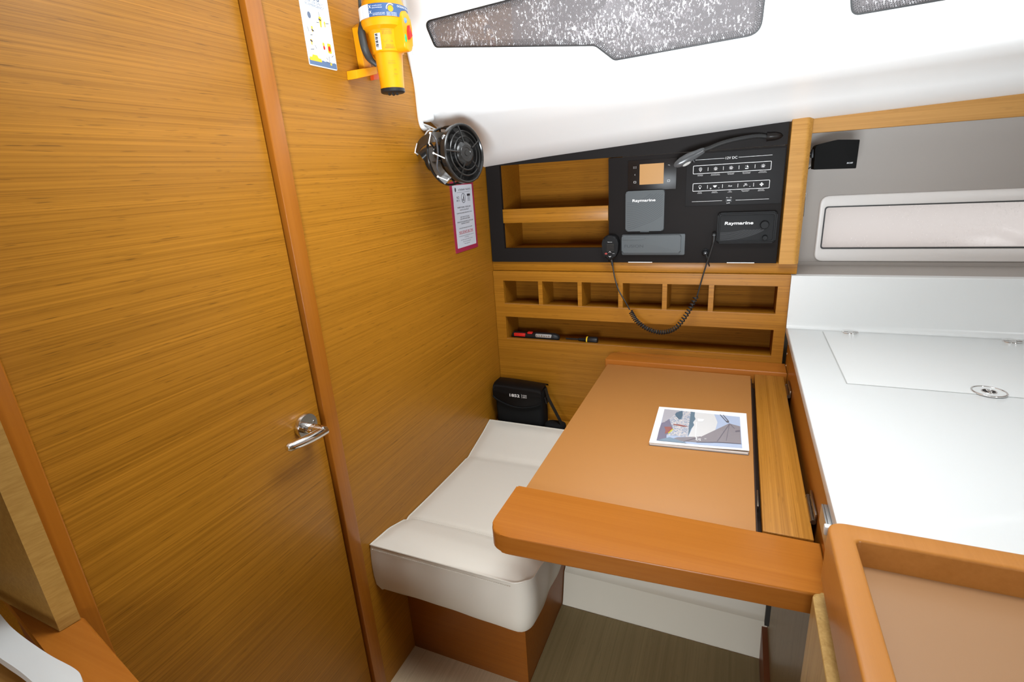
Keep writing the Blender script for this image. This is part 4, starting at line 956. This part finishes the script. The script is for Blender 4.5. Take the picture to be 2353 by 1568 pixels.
def patch(nm, m_, polys, lift):
    bm = B()
    for poly in polys:
        P_ = [pc2(*Z8(*p)) for p in poly]
        bm.faces.new([bm.verts.new(MF.p(a_, b_, 0)) for a_, b_ in P_])
    bmesh.ops.triangulate(bm, faces=bm.faces)
    for _ in range(3): bmesh.ops.subdivide_edges(bm, edges=[e for e in bm.edges if e.calc_length() > .02], cuts=1, use_grid_fill=True); bmesh.ops.triangulate(bm, faces=bm.faces)
    for v in bm.verts:
        q_ = v.co - MF.o; m2 = MF.u.dot(MF.v); a_ = q_.dot(MF.u); b_ = q_.dot(MF.v); det = 1 - m2 * m2
        v.co.z = MF.o.z + curl((a_ - m2 * b_) / det, (b_ - m2 * a_) / det) + lift
    return obj(nm, bm, m_, pic if nm != 'cover_picture' else mag, smooth=0)
def pm(n_, c_): return mat('print_' + n_, c_, .3)
full = [(525, 318), (1882, 458), (1925, 1052), (380, 885)]
# quad as printed photo: sky ground layer
pic = None
pic = patch('cover_picture', pm('sky', (.42, .50, .66)), [full], .0003)
patch('sky_glow', pm('glow', (.66, .66, .66)), [[(1075, 378), (1420, 412), (1480, 560), (1440, 700), (1170, 830), (950, 820), (1010, 700)]], .0005)
wat = dirty  # noqa
wm = mat('print_water', (.42, .43, .50), .3); nt = wm.node_tree
nn_ = nt.nodes.new('ShaderNodeTexNoise'); nn_.inputs['Scale'].default_value = 260; nn_.inputs['Detail'].default_value = 3; tcc = nt.nodes.new('ShaderNodeTexCoord'); nt.links.new(tcc.outputs['Object'], nn_.inputs['Vector'])
rp = nt.nodes.new('ShaderNodeValToRGB'); rp.color_ramp.elements[0].position = .42; rp.color_ramp.elements[0].color = (.28, .34, .45, 1); rp.color_ramp.elements[1].position = .6; rp.color_ramp.elements[1].color = (.68, .62, .58, 1)
nt.links.new(nn_.outputs['Fac'], rp.inputs[0]); nt.links.new(rp.outputs[0], nt.nodes['Principled BSDF'].inputs['Base Color'])
patch('water', wm, [[(800, 345), (1000, 365), (975, 600), (940, 825), (560, 790), (380, 885), (430, 680), (640, 470)]], .0005)
patch('mountain', pm('mountain', (.13, .20, .26)), [[(1000, 365), (1075, 375), (1065, 450), (1085, 500), (1040, 560), (1060, 610), (1000, 690), (975, 760), (950, 820), (965, 620), (985, 480)]], .0007)
patch('grey_sail', pm('sail', (.27, .25, .27)), [[(1690, 580), (1888, 635), (1905, 970), (1500, 930), (1100, 925), (800, 900), (690, 850), (760, 830), (1180, 825), (1400, 720)]], .0007)
patch('sail_seams', pm('sailseam', (.16, .15, .18)), [[(1690, 585), (1705, 590), (1480, 920), (1465, 915)], [(1700, 590), (1712, 590), (1795, 680), (1780, 680)], [(1170, 820), (1180, 832), (880, 915), (860, 910)], [(1800, 715), (1885, 705), (1885, 735), (1800, 745)], [(1100, 918), (1500, 925), (1905, 965), (1905, 975), (1500, 940), (1100, 930)], [(1690, 585), (1700, 585), (1640, 910), (1630, 910)]], .0010)
patch('pale_sail', pm('palesail', (.42, .41, .45)), [[(525, 318), (800, 345), (680, 440), (540, 550), (470, 570)]], .0008)
patch('boat_deck', pm('deck', (.20, .19, .26)), [[(470, 570), (610, 500), (680, 680), (560, 790), (560, 840), (380, 885), (430, 680)]], .0008)
patch('blue_oval', pm('oval', (.10, .16, .22)), [[(740, 380), (850, 350), (855, 430), (825, 500), (790, 510), (740, 460), (715, 415)]], .0009)
patch('red_figures', pm('redfig', (.32, .13, .12)), [[(680, 590), (800, 600), (950, 635), (880, 645), (760, 620), (690, 610)], [(520, 640), (640, 640), (670, 680), (600, 740), (530, 770), (545, 700)]], .0010)
patch('yellow_mark', pm('yel', (.6, .6, .06)), [[(670, 680), (685, 690), (600, 765), (585, 755)]], .0012)
patch('ripples', pm('ripples', (.22, .30, .38)), [[(480, 860), (620, 830), (900, 930), (920, 945), (560, 905), (400, 888)]], .0011)
patch('white_logo', pm('logo', (.85, .85, .87)), [[(1120, 495), (1240, 505), (1215, 550), (1130, 545)], [(1095, 560), (1108, 560), (1085, 840), (1075, 840)]], .0012)
patch('mast_line', pm('mast', (.12, .12, .14)), [[(1520, 420), (1535, 420), (1650, 550), (1640, 555)], [(1575, 425), (1590, 428), (1690, 545), (1675, 550)], [(1640, 535), (1680, 540), (1690, 570), (1640, 560)]], .0012)
bm = B(); o_ = at(*Z8(1135, 855), 'Z', zd + .0115); TF = F((o_.x, o_.y, zd + .0005 + .0112), mv * 1, -mu); TF.n = Vector((0, 0, 1)); TF.v = -MF.u; TF.u = MF.v
text(bm, TF, 'ST', 0, 0, .0125, c=0, bold=.0004); text(bm, TF, '01', .004, .0165 * -1, .005, c=0)
obj('cover_lettering', bm, white_p, mag, smooth=0)

# =================================================================== WORKTOP, CABINET AT RIGHT
wt_ = thing('worktop', 'long white worktop with splashback along the back, beside the chart table', 'worktop', (2.1, -.5, .90))
zc = .922; XC = 1.0505
bm = B(); prism(bm, UP, rpoly([(XC, -.001), (XC, -1.088), (3.2, -1.088), (3.2, -.001)], [0, .02, 0, 0], 4), zc - .022, zc, .003, 3, back=True); obj('top_slab', bm, white_top, wt_)
bm = B()
pr_ = [(0, 1.0905), (-.010, 1.0905), (-.012, 1.088), (-.013, .94), (-.015, .929), (-.021, .9235), (-.028, .9222), (0, .9222)]
rows = [[bm.verts.new((x, y + .0, z)) for y, z in pr_] for x in (XC, 3.2)]
for i in range(len(pr_)): j = (i + 1) % len(pr_); bm.faces.new((rows[0][i], rows[0][j], rows[1][j], rows[1][i]))
bm.faces.new(rows[0]); bm.faces.new(rows[1][::-1]); box(bm, XC, 3.2, 0, .02, .922, 1.0905); obj('splashback', bm, white_top, wt_)
hl, hb_, hf_ = 1.1504, -.045, -.475
bm = B(); box(bm, hl, 2.6, hf_, hb_, zc + .0002, zc + .0016, .0006); hat = obj('hatch_lid', bm, white_top, wt_)
bm = B(); gap = mat('gap_grey', (.42, .43, .42), .6)
box(bm, hl - .0022, hl, hf_, hb_, zc + .0001, zc + .0004); box(bm, hl - .0022, 2.6, hf_ - .0014, hf_, zc + .0001, zc + .0003); obj('hatch_gap', bm, gap, hat)
for (px, py) in ((1952, 764), (2323, 785)):
    v0 = at(px, py, 'Z', zc); bm = B(); x_, y_ = v0.x, v0.y - .006
    prism(bm, UP.sh(x_, y_, zc + .0016), ngon(0, 0, .023, 28, .020), 0, .0025, .001); prism(bm, UP.sh(x_, y_, zc + .0016), rrect(-.022, .022, -.0035, .0035, .002, 3), .0025, .0035)
    prism(bm, UP.sh(x_, y_, zc + .0016), rrect(-.006, .006, -.016, .016, .002, 3), .0025, .0032)
    obj('hatch_hinge', bm, chrome, hat)
v0 = at(2272, 903, 'Z', zc); cx2, cy2 = v0.x, v0.y
LU = UP.sh(cx2, cy2, zc + .0016)
bm = B(); ringp(bm, LU, ngon(0, 0, .032, 40), ngon(0, 0, .028, 40), 0, .003, .001); ringp(bm, LU, ngon(0, 0, .014, 28), ngon(0, 0, .0115, 28), 0, .0026, .0006); lt = obj('flush_latch', bm, chrome, hat)
bm = B(); ringp(bm, LU, ngon(0, 0, .028, 40), ngon(0, 0, .014, 40), 0, .0014); obj('latch_plate', bm, white_top, lt)
bm = B(); prism(bm, LU, ngon(0, 0, .0115, 24), 0, .0012); obj('latch_well', bm, rubber, lt)
bm = B(); prism(bm, LU, rrect(-.004, .004, -.009, .009, .003, 3), .0012, .004, .001); obj('latch_key', bm, chrome, lt)

cab = thing('cabinet', 'orange wooden cabinet side supporting the white worktop, right of the chart table', 'cabinet', (1.08, -.6, 0))
bm = B(); box(bm, 1.0605, 1.08, -1.03, -.127, .72, .8995); obj('front_side', bm, solid_y, cab)
bm = B(); box(bm, 1.0605, 1.08, -.125, -.001, .72, .8995); obj('rear_side', bm, teak_y, cab)
bm = B(); box(bm, 1.045, 1.08, -1.06, -.435, .0, .72); obj('lower_side', bm, olive, cab)
bm = B(); box(bm, 1.030, 1.045, -1.06, -.44, .0, .10); obj('toe_board', bm, redbrown, cab)
bm = B()
for px, py in ((1805, 765), (1812, 790), (1800, 815), (1806, 842)):
    zz = at(px, py, 'Y', -.03).z; yy = at(px, py, 'X', 1.0605).y; yy = -.02 if yy > 0 else yy; lathe(bm, (1.0605, yy, zz), (-1, 0, 0), [(.004, 0), (.0035, .0015), (0, .002)], 10)
obj('screw_heads', bm, chrome, cab)
bm = B(); box(bm, 1.046, 1.060, -1.055, -.968, .855, .896, .001); box(bm, 1.0425, 1.046, -1.055, -.968, .862, .896, .001); tag(obj('aluminium_bracket', bm, alum, org=(1.05, -1.01, .855)), 'grey aluminium bracket tucked under the worktop edge by the tray corner', 'bracket')
bm = B(); v0 = at(1903, 1214, 'Y', -1.075); box(bm, v0.x - .005, v0.x + .005, -1.078, -1.068, v0.z - .012, v0.z + .003, .002); tag(obj('white_latch', bm, white_top, org=(v0.x, -1.073, v0.z - .022)), 'small white latch tab beside the rounded tray corner', 'latch')

# speaker
sp0 = at(1916, 356, 'Y', .09)
spk = thing('loudspeaker', 'small black box loudspeaker on a bracket beside the wooden post', 'loudspeaker', (1.0665, .10, 1.45))
A = at(1876, 322, 'Y', .10); Bq = at(1976, 321, 'Y', .06); Cq = at(1967, 387, 'Y', .06); Dq = at(1870, 390, 'Y', .10)
zt_, zb_ = 1.487, 1.412
sq = lambda px, py: (lambda v: (v.x, v.z))(at(px, py, 'Y', .045))
bm = B(); prism(bm, WB, rpoly([sq(1870, 390), sq(1967, 387), sq(1976, 321), sq(1925, 321), sq(1874, 334)], [.002, .002, .002, .03, .012], 6), -.125, -.045, .002, 2); obj('enclosure', bm, blk_speaker, spk)
bm = B(); cyl(bm, (1.0665, .10, 1.452), (1.09, .10, 1.452), .007, seg=14); box(bm, 1.0665, 1.0695, .088, .112, 1.436, 1.468, .001); box(bm, 1.078, 1.088, .082, .108, 1.440, 1.466, .002); obj('wall_bracket', bm, blk, spk)
bm = B(); tube(bm, spline([(1.09, .12, 1.418), (1.080, .125, 1.410), (1.072, .13, 1.405), (1.067, .14, 1.408)], 5), .0015, 6); tube(bm, spline([(1.09, .11, 1.416), (1.08, .11, 1.412), (1.070, .12, 1.400), (1.067, .14, 1.402)], 5), .0015, 6); obj('speaker_wire', bm, rubber, spk)
v0 = at(1952, 374, 'Y', .035)
gf = F((v0.x, .0342, v0.z), Vector((.058, -.010, 0)), (0, 0, 1)); bm = B()
v0 = at(1953, 374.5, 'Y', .044); gf = F((v0.x, .0445, v0.z)); text(bm, gf, 'BOSE', 0, 0, .0042, .015, c=.0002, bold=.0004, shear=.2); obj('logo', bm, steel, spk, smooth=0)

# =================================================================== FOREGROUND TRAY TOP + CABINET
tr = thing('fiddled_tray_table', 'foreground wooden console with rounded raised rim round a sunken tan tray', 'console', (1.3, -1.4, 0))
Zt = .95
outer = rpoly([(1.0285, -1.95), (2.4, -1.95), (2.4, -1.091), (1.0285, -1.091)], [0, 0, 0, .026], 8)
inner = rpoly([(1.0595, -1.93), (2.37, -1.93), (2.37, -1.1255), (1.0595, -1.1255)], [0, 0, 0, .009], 8)
bm = B(); ringp(bm, UP, outer, inner, .866, Zt, .0045); obj('rim', bm, rim_m, tr)
bm = B(); box(bm, 1.04, 2.39, -1.94, -1.105, .895, .9085); obj('sunken_base', bm, tray_pad, tr)
bm = B(); prism(bm, UP, rpoly([(1.0225, -1.94), (2.39, -1.94), (2.39, -1.100), (1.0225, -1.100)], [0, 0, 0, .012], 6), .0, .828, .005, 3); obj('side_panel', bm, wood('console_side', 'Z', (.30, .16, .04), (.50, .32, .11), streak=70, contrast=.8), tr)
bm = B(); box(bm, 1.045, 2.38, -1.93, -1.115, .828, .895); obj('neck_board', bm, redbrown, tr)

# =================================================================== SEAT
seat = thing('bench_seat', 'dark orange wooden bench base under the pale seat cushion', 'bench', (.2, -.42, 0))
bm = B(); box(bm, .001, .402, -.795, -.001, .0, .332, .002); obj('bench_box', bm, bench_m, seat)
bm = B(); box(bm, .001, .402, -.128, -.001, .332, .470); obj('rear_ledge', bm, teak_x, seat)
bm = B(); box(bm, .001, .402, -.134, -.128, .44, .488, .001); obj('ledge_fiddle', bm, solid_x, seat)

cu = thing('seat_cushion', 'pale beige vinyl bench cushion with two cross seams', 'cushion', (.22, -.5, .385))
ys = []
def ztop(y):
    T = [(-.912, .508), (-.83, .499), (-.745, .472), (-.6, .464), (-.45, .459), (-.335, .457), (-.2, .492), (-.135, .514)]
    return interp(T, y)
nx, ny = 36, 60; x0c, x1c, y0c, y1c = .003, .474, -.915, -.136; Rr = .045
def edge(xn, yn):
    "map the unit square to a cushion outline with a rounded front-right corner"
    x = x0c + (x1c - x0c) * xn; y = y0c + (y1c - y0c) * yn
    cx3, cy3 = x1c - Rr, y0c + Rr
    if x > cx3 and y < cy3:
        dx_, dy_ = x - cx3, cy3 - y; m_ = max(dx_, dy_); l_ = math.hypot(dx_, dy_)
        if l_ > 0: x, y = cx3 + dx_ * m_ / l_, cy3 - dy_ * m_ / l_
    return x, y
def pillow(x, y):
    e = min((x - x0c), (x1c - x), (y - y0c), (y1c - y)); d_ = min(1, max(e, 0) / .05)
    z = ztop(y) - .012 + .012 * math.sin(d_ * math.pi / 2)
    for s in (-.745, -.338): z -= .0055 * math.exp(-((y - s) / .007) ** 2)
    z += .0035 * math.sin(6.3 * x / .5) * math.cos(7 * y) * d_ * .5
    return z
bm = B(); V = {}
for i in range(nx + 1):
    for j in range(ny + 1):
        t = i / nx; s = j / ny; x, y = edge(t, s); V[i, j] = bm.verts.new((x, y, pillow(x, y)))
for i in range(nx):
    for j in range(ny): bm.faces.new((V[i, j], V[i + 1, j], V[i + 1, j + 1], V[i, j + 1]))
loop = [V[i, 0] for i in range(nx)] + [V[nx, j] for j in range(ny)] + [V[i, ny] for i in range(nx, 0, -1)] + [V[0, j] for j in range(ny, 0, -1)]
topring = [v.co.copy() for v in loop]; prev = loop; zb_c = .336
cen = Vector(((x0c + x1c) / 2, (y0c + y1c) / 2, 0))
for lv, (fz_, out_) in enumerate(((.12, .003), (.35, .007), (.62, .007), (.85, .002), (1, -.010))):
    ring = []
    for k, c in enumerate(topring):
        a = topring[k - 1]; b = topring[(k + 1) % len(topring)]; t = (b - a); nn = Vector((t.y, -t.x, 0)).normalized()
        wob = .0018 * math.sin(k * .7 + lv) + .0012 * math.sin(k * .23)
        zlow = zb_c + .004 * math.sin(k * .15)
        o2 = out_ + wob * (1 if 0 < lv < 4 else .3)
        p = c + nn * o2; p.z = c.z + (zlow - c.z) * fz_
        if p.x < .0015: p.x = .0015
        if p.y > -.1355: p.y = -.1355
        ring.append(bm.verts.new(p))
    for k in range(len(ring)): bm.faces.new((prev[k], prev[(k + 1) % len(ring)], ring[(k + 1) % len(ring)], ring[k]))
    prev = ring
bm.faces.new(prev)
obj('cover', bm, vinyl, cu, smooth=60)
bm = B(); tube(bm, [p + Vector((0, 0, .0005)) for p in topring], .0023, 6, True); obj('piping', bm, vinyl, cu)
for s in (-.745, -.338):
    bm = B()
    for off in (-.007, .007):
        k = 0
        while k * .006 < .45: x = .01 + k * .006; y = s + off * .7; tube(bm, [(x, y, pillow(x, y) + .0002), (x + .0035, y, pillow(x + .0035, y) + .0002)], .0006, 4); k += 1
    obj('seam_stitching', bm, seam_m, cu, smooth=0)
bm = B(); k = 0
while k * .006 < .415: x = .01 + k * .006; y = y0c - .0045; tube(bm, [(x, y, ztop(y0c) - .021), (x + .0035, y, ztop(y0c) - .021)], .0007, 4); k += 1
obj('front_stitching', bm, seam_m, cu, smooth=0)

# =================================================================== BINOCULAR BAG
bg = thing('camera_bag', 'small black shoulder bag printed 1852, standing behind the seat cushion', 'bag', (.13, -.065, .47))
BX0, BX1, BY0, BY1, BZ0, BZ1 = .022, .222, -.112, -.030, .471, .652
def puff(bm, x0, x1, y0, y1, z0, z1, r_, pf=.006, seg=10):
    box(bm, x0, x1, y0, y1, z0, z1, r_, 4)
bm = B(); box(bm, BX0, BX1, BY0, BY1, BZ0, BZ1 - .012, .016, 4)
bmesh.ops.subdivide_edges(bm, edges=[e for e in bm.edges if e.calc_length() > .04], cuts=5, use_grid_fill=True)
for v in bm.verts:
    c = v.co; c.z += .010 * math.cos((c.x - BX0) / (BX1 - BX0) * math.pi * .5) * ((c.z - BZ0) / .18) ** 2 - .004
    c.z += .004; c.y += -.004 * math.sin(math.pi * (c.x - BX0) / (BX1 - BX0)) * (1 if c.y < -.07 else -1) + .0015 * math.sin(c.x * 90 + c.z * 60)
body_ = obj('bag_body', bm, blk_fabric, bg)
# flap: over the top and down the front with a curved lower edge
bm = B(); rows = []; nxf = 24
for i in range(nxf + 1):
    t = i / nxf; x = BX0 - .003 + (BX1 - BX0 + .006) * t; zt2 = BZ1 + .009 * math.cos(t * math.pi / 2) - .006
    drop = .052 + .034 * math.sin(math.pi * min(1, max(0, t))) ** .7
    row = []
    for (y, z) in ((BY1 + .001, zt2 - .012), (BY1 + .001, zt2 - .006), (BY1 - .012, zt2 + .001), (-.07, zt2 + .002), (BY0 + .012, zt2 + .001), (BY0 - .004, zt2 - .008), (BY0 - .009, zt2 - drop * .5), (BY0 - .0085, zt2 - drop)): row.append(bm.verts.new((x, y - .003 * math.sin(math.pi * t) * (1 if y < -.07 else 0), z)))
    rows.append(row)
for A, C in zip(rows, rows[1:]):
    for j in range(len(A) - 1): bm.faces.new((A[j], A[j + 1], C[j + 1], C[j]))
bmesh.ops.solidify(bm, geom=bm.faces[:], thickness=.003)
fl = obj('flap', bm, blk_leather, bg, smooth=60)
hem = [Vector((BX0 - .003 + (BX1 - BX0 + .006) * i / nxf, BY0 - .0105 - .003 * math.sin(math.pi * i / nxf), BZ1 + .009 * math.cos(i / nxf * math.pi / 2) - .006 - .052 - .034 * math.sin(math.pi * i / nxf) ** .7 + .003)) for i in range(nxf + 1)]
bm = B(); tube(bm, hem, .003, 8); obj('hem', bm, blk_fabric, fl)
ta = at(1171, 908, 'Y', BY0 - .014); tb_ = at(1194, 911, 'Y', BY0 - .014); tcx = at(1201, 911, 'Y', BY0 - .014)
bm = B(); G = F((0, BY0 - .0145, 0)); text(bm, G, '1852', (ta.x + tb_.x) / 2, ta.z, .0125, tb_.x - ta.x, c=0, bold=.0004); line(bm, G, tcx.x - .0045, ta.z - .0085, tcx.x - .0045, ta.z + .0085, .0008, 0)
text(bm, G, 'CODE', tcx.x + .008, ta.z + .004, .0055, .018, c=0); text(bm, G, 'ZERO', tcx.x + .008, ta.z - .004, .0055, .018, c=0); obj('lettering', bm, white_p, fl, smooth=0)
bm = B(); sp = spline([(BX1 + .002, -.06, .635), (BX1 + .018, -.075, .600), (BX1 + .05, -.085, .545), (BX1 + .072, -.09, .505), (BX1 + .075, -.09, .482), (BX1 + .05, -.085, .476), (BX1 + .02, -.08, .476)], 8)
rows = []
for i, p in enumerate(sp):
    rows.append([bm.verts.new(p + Vector((0, -.012, 0))), bm.verts.new(p + Vector((0, .012, .001)))])
for A, C in zip(rows, rows[1:]): bm.faces.new((A[0], A[1], C[1], C[0]))
bmesh.ops.solidify(bm, geom=bm.faces[:], thickness=.002)
obj('shoulder_strap', bm, strap_m, bg)
bm = B(); blob(bm, (BX1 + .045, -.085, .4880), .042, .030, .016, 10, 3.2); obj('strap_pad', bm, blk_fabric, bg)
bm = B(); tube(bm, [(BX1 + .003, -.075, .60), (BX1 + .008, -.075, .575), (BX1 + .008, -.055, .575), (BX1 + .003, -.055, .60)], .0025, 6, True); obj('buckle', bm, blk, bg)
v0 = at(1143, 962, 'Y', -.12); bm = B(); lathe(bm, (.012, -.131, .4885), (0, 0, 1), [(.004, 0), (.003, .003), (0, .0035)], 12); tag(obj('snap_stud', bm, steel, org=(.012, -.131, .488)), 'tiny steel stud in the corner behind the cushion', 'stud')

# =================================================================== TORCHES IN THE LOW SLOT
fz0 = z5 - .0115
A = at(1172, 770, 'Y', .037); Bq = at(1288, 778, 'Y', .037)
t1_ = thing('inspection_lamp', 'black and red handheld inspection lamp with clear lens, in the long low slot', 'torch', ((A.x + Bq.x) / 2, .037, fz0))
ax0, ax1 = A.x + .012, Bq.x - .004; zc_ = fz0 + .0165; Lx = ax1 - ax0
bm = B(); tube(bm, [(ax0, .037, zc_), (ax0 + .008, .037, zc_ + .001), (ax0 + Lx * .45, .037, zc_ - .001), (ax0 + Lx * .5, .037, zc_ + .001), (ax0 + Lx * .9, .037, zc_ + .001), (ax0 + Lx * .97, .037, zc_ - .002), (ax1, .037, zc_ - .004)], [.008, .014, .013, .0162, .0162, .013, .006], 16); obj('body', bm, blk, t1_)
bm = B(); box(bm, ax0 + .012, ax0 + Lx * .30, .0218, .033, zc_ - .001, zc_ + .012, .002); obj('red_grip', bm, red, t1_)
bm = B(); box(bm, ax0 + Lx * .34, ax0 + Lx * .44, .027, .043, zc_ + .010, zc_ + .0175, .002); obj('red_button', bm, red, t1_)
bm = B(); box(bm, ax0 + Lx * .52, ax0 + Lx * .86, .0205, .030, zc_ - .002, zc_ + .0145, .004); ln = obj('lens', bm, clear, t1_)
bm = B()
for k in range(6): lathe(bm, (ax0 + Lx * (.56 + .05 * k), .0203, zc_ + .0075), (0, -1, 0), [(.003, 0), (.002, .0012), (0, .0015)], 10)
obj('diodes', bm, chrome, ln)
A = at(1300, 780, 'Y', .037); Bq = at(1373, 788, 'Y', .037)
t2_ = thing('small_torch', 'small black torch with yellow ring lying right of the inspection lamp', 'torch', ((A.x + Bq.x) / 2, .037, fz0))
ax0, ax1 = A.x, Bq.x; Lx = ax1 - ax0; zc_ = fz0 + .0145
bm = B(); lathe(bm, (ax0, .037, zc_), (1, 0, 0), [(0, 0), (.0035, .001), (.0035, Lx * .4), (.006, Lx * .42), (.0075, Lx * .62), (.0115, Lx * .68), (.0130, Lx * .72), (.0135, Lx * .8), (.0142, Lx * .97), (.0125, Lx), (.008, Lx), (0, Lx * .985)], 20); obj('body', bm, blk, t2_)
bm = B(); lathe(bm, (ax0 + Lx * .66, .037, zc_), (1, 0, 0), [(.0125, 0), (.0140, .001), (.0140, .0050), (.0130, .006), (.0125, 0)], 20); obj('yellow_ring', bm, torch_y, t2_)

# =================================================================== NEAR LEFT CORNER
bm = B(); prism(bm, UP, [(-.68, -1.548), (-.68, -1.560), (.0345, -1.5722), (.0386, -1.5475)], .871, 2.4, .0006); tag(obj('wooden_post', bm, wood('post_veneer', 'Y', (.27, .13, .025), (.48, .28, .075), streak=90, contrast=.7, pores=.1, bump=.02), org=(0, -1.56, .871)), 'veneered wooden post standing on the orange ledge at far left', 'post')
ldg = thing('half_height_partition', 'low partition capped with orange varnished wood, bottom left corner', 'partition', (.2, -1.6, 0))
bm = B(); prism(bm, UP, [(-.22, -1.548), (-.157, -1.560), (.138, -1.615), (.46, -1.682), (.46, -1.631), (.2278, -1.5823), (.0386, -1.5432), (.012, -1.5470)], .845, .87, .004, 3, back=True); obj('cap', bm, solid_x, ldg)
bm = B(); prism(bm, UP, [(-.18, -1.549), (-.150, -1.555), (.138, -1.608), (.45, -1.674), (.45, -1.64), (.2278, -1.590), (.0386, -1.551)], 0, .845); obj('panel', bm, redbrown, ldg)
up_ = spline([(p[0], p[1], 0) for p in ((-70, 1318), (0, 1411), (38, 1452), (110, 1503), (170, 1536), (187, 1556), (190, 1590))], 6); lo_ = spline([(p[0], p[1], 0) for p in ((150, 1640), (60, 1555), (0, 1512), (-70, 1462))], 6)
pts2 = [at(p.x, p.y, 'Z', .90) for p in up_ + lo_]
bm = B(); prism(bm, UP, [(p.x, p.y) for p in pts2], .886, .90, .004, 4, back=False); tag(obj('white_coaming', bm, white_top, org=(.1, -1.63, .888)), 'curved glossy white moulded edge in the extreme bottom left corner', 'moulding')
bm = B(); pts2 = [at(*p, 'Z', .872) for p in ((-60, 1440), (0, 1480), (110, 1580), (60, 1700), (-80, 1650))]
prism(bm, UP, [(p.x, p.y) for p in pts2], .8715, .875, .001); tag(obj('teak_step', bm, beam_x, org=(.05, -1.66, .8715)), 'sliver of light brown wood under the curved white edge', 'step')
